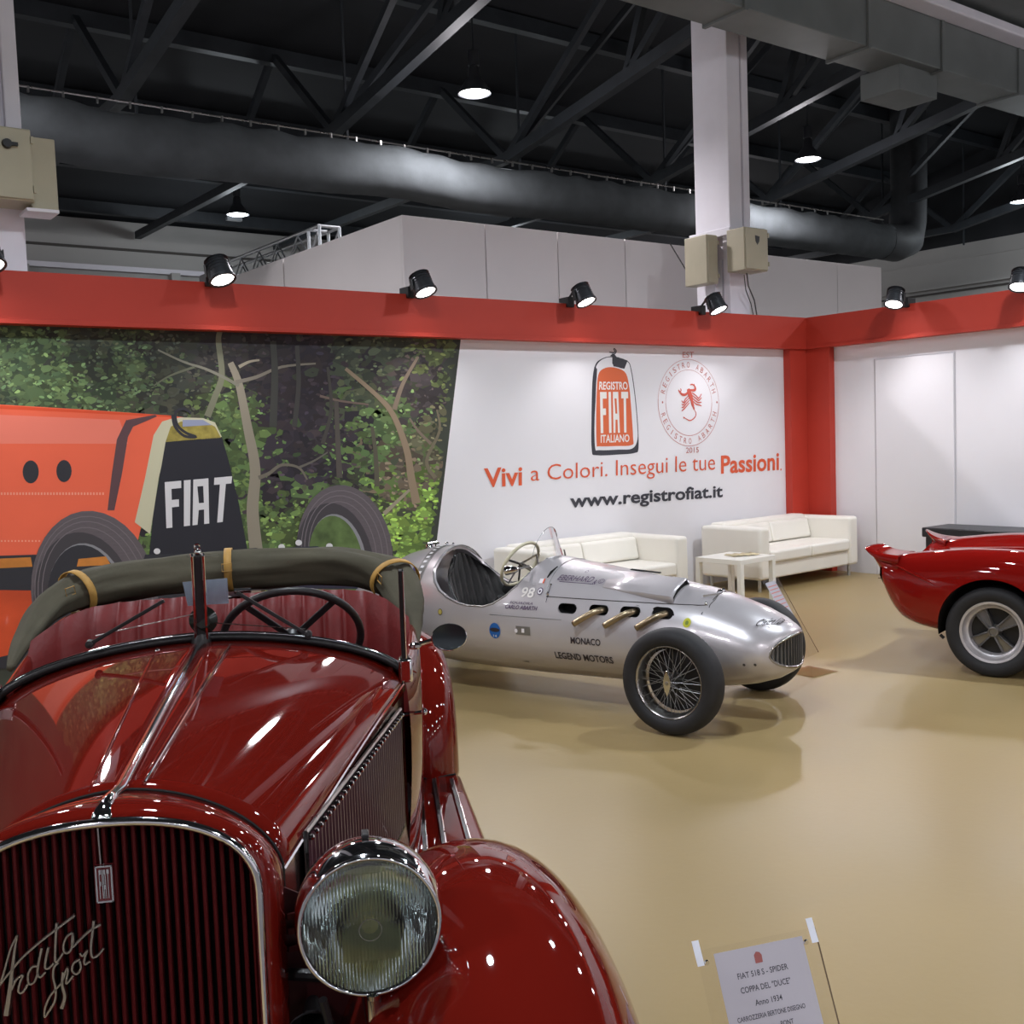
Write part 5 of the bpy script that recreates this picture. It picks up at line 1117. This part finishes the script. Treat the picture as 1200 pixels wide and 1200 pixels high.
for y in (0, 2.34):
    finish('axle', MB().tube([(-.54, y, .304), (.54, y, .304)], .022, 10), m_satin if y == 0 else m_black, B)
    for s in (-1, 1):
        finish('wishbone', MB().tube([(s*.50, y, .22), (s*.2, y+.16, .25)], .011, 8).tube([(s*.50, y, .22), (s*.2, y-.12, .25)], .011, 8).tube([(s*.50, y, .40), (s*.2, y+.1, .44)], .011, 8), m_black, B)
for s in (-1, 1):
    finish('rear_damper', MB().tube([(s*.42, 2.20, .62), (s*.42, 2.20, .42)], .035, 12).tube([(s*.34, 2.12, .64), (s*.47, 2.22, .60)], .02, 10), m_black, B)

# ================================================================== red sports racer, cut by the right frame edge
locC, rzC = frame((7.418, 3.959), -15.4)
C3 = thing('sports_car', 'low red sports racing car with flipped up tail fins, cut by the right edge', 'car', (7.418, 3.959, 0), rzC)
# y: tail +.84 ... nose -2.9 ; section points: (x, z) right half from keel to crown
def csec(y):
    # columns: y, half width low, half width mid, crest x, crest z, valley z, bottom z
    T = [(-3.0, .30, .40, .30, .40, .40, .26), (-2.85, .55, .62, .45, .50, .48, .18), (-2.5, .66, .72, .54, .66, .56, .14), (-2.1, .70, .75, .57, .75, .60, .12), (-1.6, .70, .74, .56, .72, .66, .12), (-1.1, .70, .74, .54, .70, .70, .13), (-.7, .71, .75, .55, .76, .74, .14),
         (-.35, .72, .755, .58, .825, .76, .16), (-.1, .725, .76, .60, .848, .76, .19), (.15, .725, .76, .60, .848, .755, .22), (.35, .72, .76, .60, .830, .745, .255), (.50, .70, .755, .60, .812, .735, .28), (.62, .665, .745, .60, .797, .725, .325), (.70, .62, .73, .60, .785, .715, .42), (.745, .585, .71, .59, .770, .70, .52)]
    T = [(t[0],)+t[1:] for t in T]
    return interp(T, y)
def cring(y, grow=0):
    wl, wm, cx, cz_, vz, zb = csec(y); h = cz_-zb
    half_ = [(0, zb), (wl*.5, zb), (wl*.86, zb+.01), (wl, zb+.05*h/.6), ((wl+wm)/2, zb+h*.28), (wm, zb+h*.52), (wm*.992, zb+h*.72), (wm*.965, zb+h*.88), ((wm+cx)/2+.01, cz_-.012), (cx, cz_), (cx-.10, cz_-.006), (cx-.17, cz_-.03), (cx-.22, vz+.02), (cx-.30, vz), (cx*.25, vz), (0, vz)]
    L_ = [(x, y, z) for x, z in half_]; return L_ + [(-x, y, z) for x, _, z in reversed(L_[1:-1])]
ysC = [-3.0, -2.95, -2.85, -2.7, -2.5, -2.3, -2.1, -1.85, -1.6, -1.35, -1.1, -.9, -.7, -.52, -.35, -.22, -.1, .03, .15, .25, .35, .43, .50, .57, .62, .66, .70, .725, .745]
cb_ = finish('body', MB().loft([cring(y) for y in ysC], True, True), m_redC, C3, ang=180)
md = cb_.modifiers.new('sub', 'SUBSURF'); md.levels = 1; md.render_levels = 1
cu = []
for yw in (0, -2.25):
    for s in (-1, 1):
        o = finish('cutter', MB().lathe([(0, 0), (.345, 0), (.345, .40), (0, .40)], (s*.48, yw, .315), (s, 0, 0), 48), m_redC, C3); cu.append(o)
cu.append(finish('cutter', MB().loft([[(.42*math.cos(a*PI/12), -1.05+.42*math.sin(a*PI/12), z) for a in range(24)] for z in (.45, 1.2)], True, True), m_redC, C3))
boolean(cb_, cu)
for yw in (0, -2.25):
    for s in (-1, 1): finish('arch_lining', MB().loft([[(s*xx, yw+.343*math.cos(-.15+(PI+.3)*k/30)*rr_, .315+.343*math.sin(-.15+(PI+.3)*k/30)*rr_) for k in range(31)] for xx, rr_ in ((.482, .02), (.482, 1), (.727, 1))], False), m_void, C3)
finish('cockpit_seat', MB().box(-.34, .34, -1.35, -.75, .30, .50), m_blackleather, C3, bevel=.06, seg=3)
finish('windscreen', MB().loft([[(.52*math.cos(a*PI/16), -1.05-.42*math.sin(a*PI/16), z) for a in range(17)] for z in (.68, .84)], False), m_acrylic, C3, solid=.003)
# flipped-up tail fins
for s in (-1, 1):
    rows = []
    for t in [i/8 for i in range(9)]:
        y = .60+.24*t; zt = .790+.012*t+.040*t*t*t
        xo = .735-.015*t; xi = .36+.13*t**.8
        rows.append([(s*(xo+.004), y-.05*t-.0, zt-.055-.03*t*0), (s*(xo+.006), y, zt-.012), (s*xo, y, zt), (s*(xo*.6+xi*.4), y-.01*t, zt+.008*t), (s*xi, y-.06*t, zt+.012*t), (s*xi, y-.07*t, zt-.012), (s*(xi+.02), y-.10*t-.0, zt-.05)])
    finish('tail_fin', MB().loft(rows, False, False), m_redC, C3, ang=60, sub=1, solid=.008)
    finish('tail_fillet', MB().loft([[(s*x, y, z) for x, y, z in ((.735, .60, .745), (.725, .68, .74), (.715, .76, .775), (.705, .83, .825))], [(s*x, y, z) for x, y, z in ((.73, .60, .68), (.70, .70, .66), (.67, .752, .68), (.64, .775, .74))]], False), m_redC, C3, sub=1, solid=.006)
    finish('swage_line', MB().tube([(s*.742, .655, .745), (s*.752, .55, .70), (s*.762, .45, .655), (s*.764, .35, .605)], [.002, .006, .006, .002], 8), m_redC, C3)
finish('tail_panel', MB().poly([(x*.97, .748, z*.97+.015) for x, y, z in cring(.745)]), m_black, C3, smooth=False)
for s in (-1, 1):
    finish('tail_lamp', MB().lathe([(.035, 0), (.034, .015), (0, .022)], (s*.48, .75, .62), (0, 1, 0), 20), mat('lamp_red', rgb(150, 20, 14), .15, coat=1), C3)
finish('tail_pin', MB().tube([(-.60, .74, .61), (-.60, .79, .612)], .004, 6), m_chrome, C3)
finish('lower_lip', MB().obox((-.70, .335, .258), (-.70, .31, .235), .008, .02), m_black, C3, smooth=False)
# cast wheels with wide tyres
def castwheel(x, y, s, R_=.30):
    w = finish('wheel', MB().lathe([(.212, .06), (.212, .085), (.205, .092), (.190, .088), (.186, .076), (.182, .07), (.172, .05), (.160, .045), (.156, .03), (.150, -.06), (.17, -.10), (.205, -.105)], (0, 0, 0), (s, 0, 0), 56), mat('cast_alloy', rgb(200, 196, 198), .42, metal=.5, noise=.06), C3, ang=50)
    w.location = (x, y, R_+.001)
    finish('tyre', MB().lathe([(.205, .088), (.222, .104), (.25, .112), (.275, .108), (.293, .094), (.2995, .078), (R_, .05), (R_, -.05), (.2995, -.078), (.293, -.094), (.25, -.112), (.205, -.09)], (0, 0, 0), (s, 0, 0), 64), m_tyre, w, ang=180)
    finish('wheel_back', MB().lathe([(0, -.01), (.158, -.01)], (0, 0, 0), (s, 0, 0), 32), m_black, w)
    for k in range(4):
        a = PI/4+k*PI/2+.18; d = Vector((0, math.cos(a), math.sin(a))); n_ = Vector((0, -math.sin(a), math.cos(a)))
        mb = MB()
        for e in (-1, 1):
            mb.loft([[Vector((s*xx, 0, 0))+d*r+n_*(e*(.014+.030*(1-abs(t-.5)*2)*0+.024*t)+q) for xx, q in ((.052-.03*t, -.006), (.058-.03*t, 0), (.052-.03*t, .006), (.0, .006), (.0, -.006))] for t, r in [(i/5, .035+.122*i/5) for i in range(6)]], True, True)
        mb.loft([[Vector((s*(.030-.015*t), 0, 0))+d*r+n_*q for q in (-(.014+.024*t), (.014+.024*t))] for t, r in [(i/5, .035+.122*i/5) for i in range(6)]], False)
        finish('spoke', mb, mat('dark_alloy', rgb(136, 134, 132), .3, metal=.8), w, ang=40)
    finish('hub', MB().lathe([(0, .05), (.022, .05), (.026, .062), (.034, .06), (.038, .03), (.045, .0)], (0, 0, 0), (s, 0, 0), 20), mat('dark_alloy'  , None), w)
    return w
for y in (0, -2.25):
    for s in (-1, 1): castwheel(s*.625, y, s)
for y in (0, -2.25): finish('axle', MB().tube([(-.6, y, .301), (.6, y, .301)], .02, 8), m_black, C3)
finish('engine_tray', MB().box(-.45, .45, -2.4, .1, .15, .20), m_black, C3, smooth=False)
finish('wiper_block', MB().obox((-.30, -.32, .775), (-.24, -.32, .775), .05, .02), m_black, C3, smooth=False)

# placard standing behind the nose of the silver car
pz = at_z(896, 684, .62)
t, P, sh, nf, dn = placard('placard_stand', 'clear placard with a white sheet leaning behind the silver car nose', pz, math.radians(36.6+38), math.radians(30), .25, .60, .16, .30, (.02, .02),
    [], .5)
for v in (.05, .075, .10, .13, .16, .19, .22): finish('text_line', MB().add([P(.03, v, .006), (P(.17, v, .006)), P(.17, v+.007, .006), P(.03, v+.007, .006)], [(0,1,2,3)]), m_pinkink, sh, smooth=False)
foot = P(.125, .60, 0)
finish('stand_foot', MB().add([(foot.x+a, foot.y+b, .004) for a, b in ((-.14, -.12), (.14, -.12), (.14, .14), (-.14, .14))], [(0,1,2,3)]), m_acrylic, t, smooth=False)
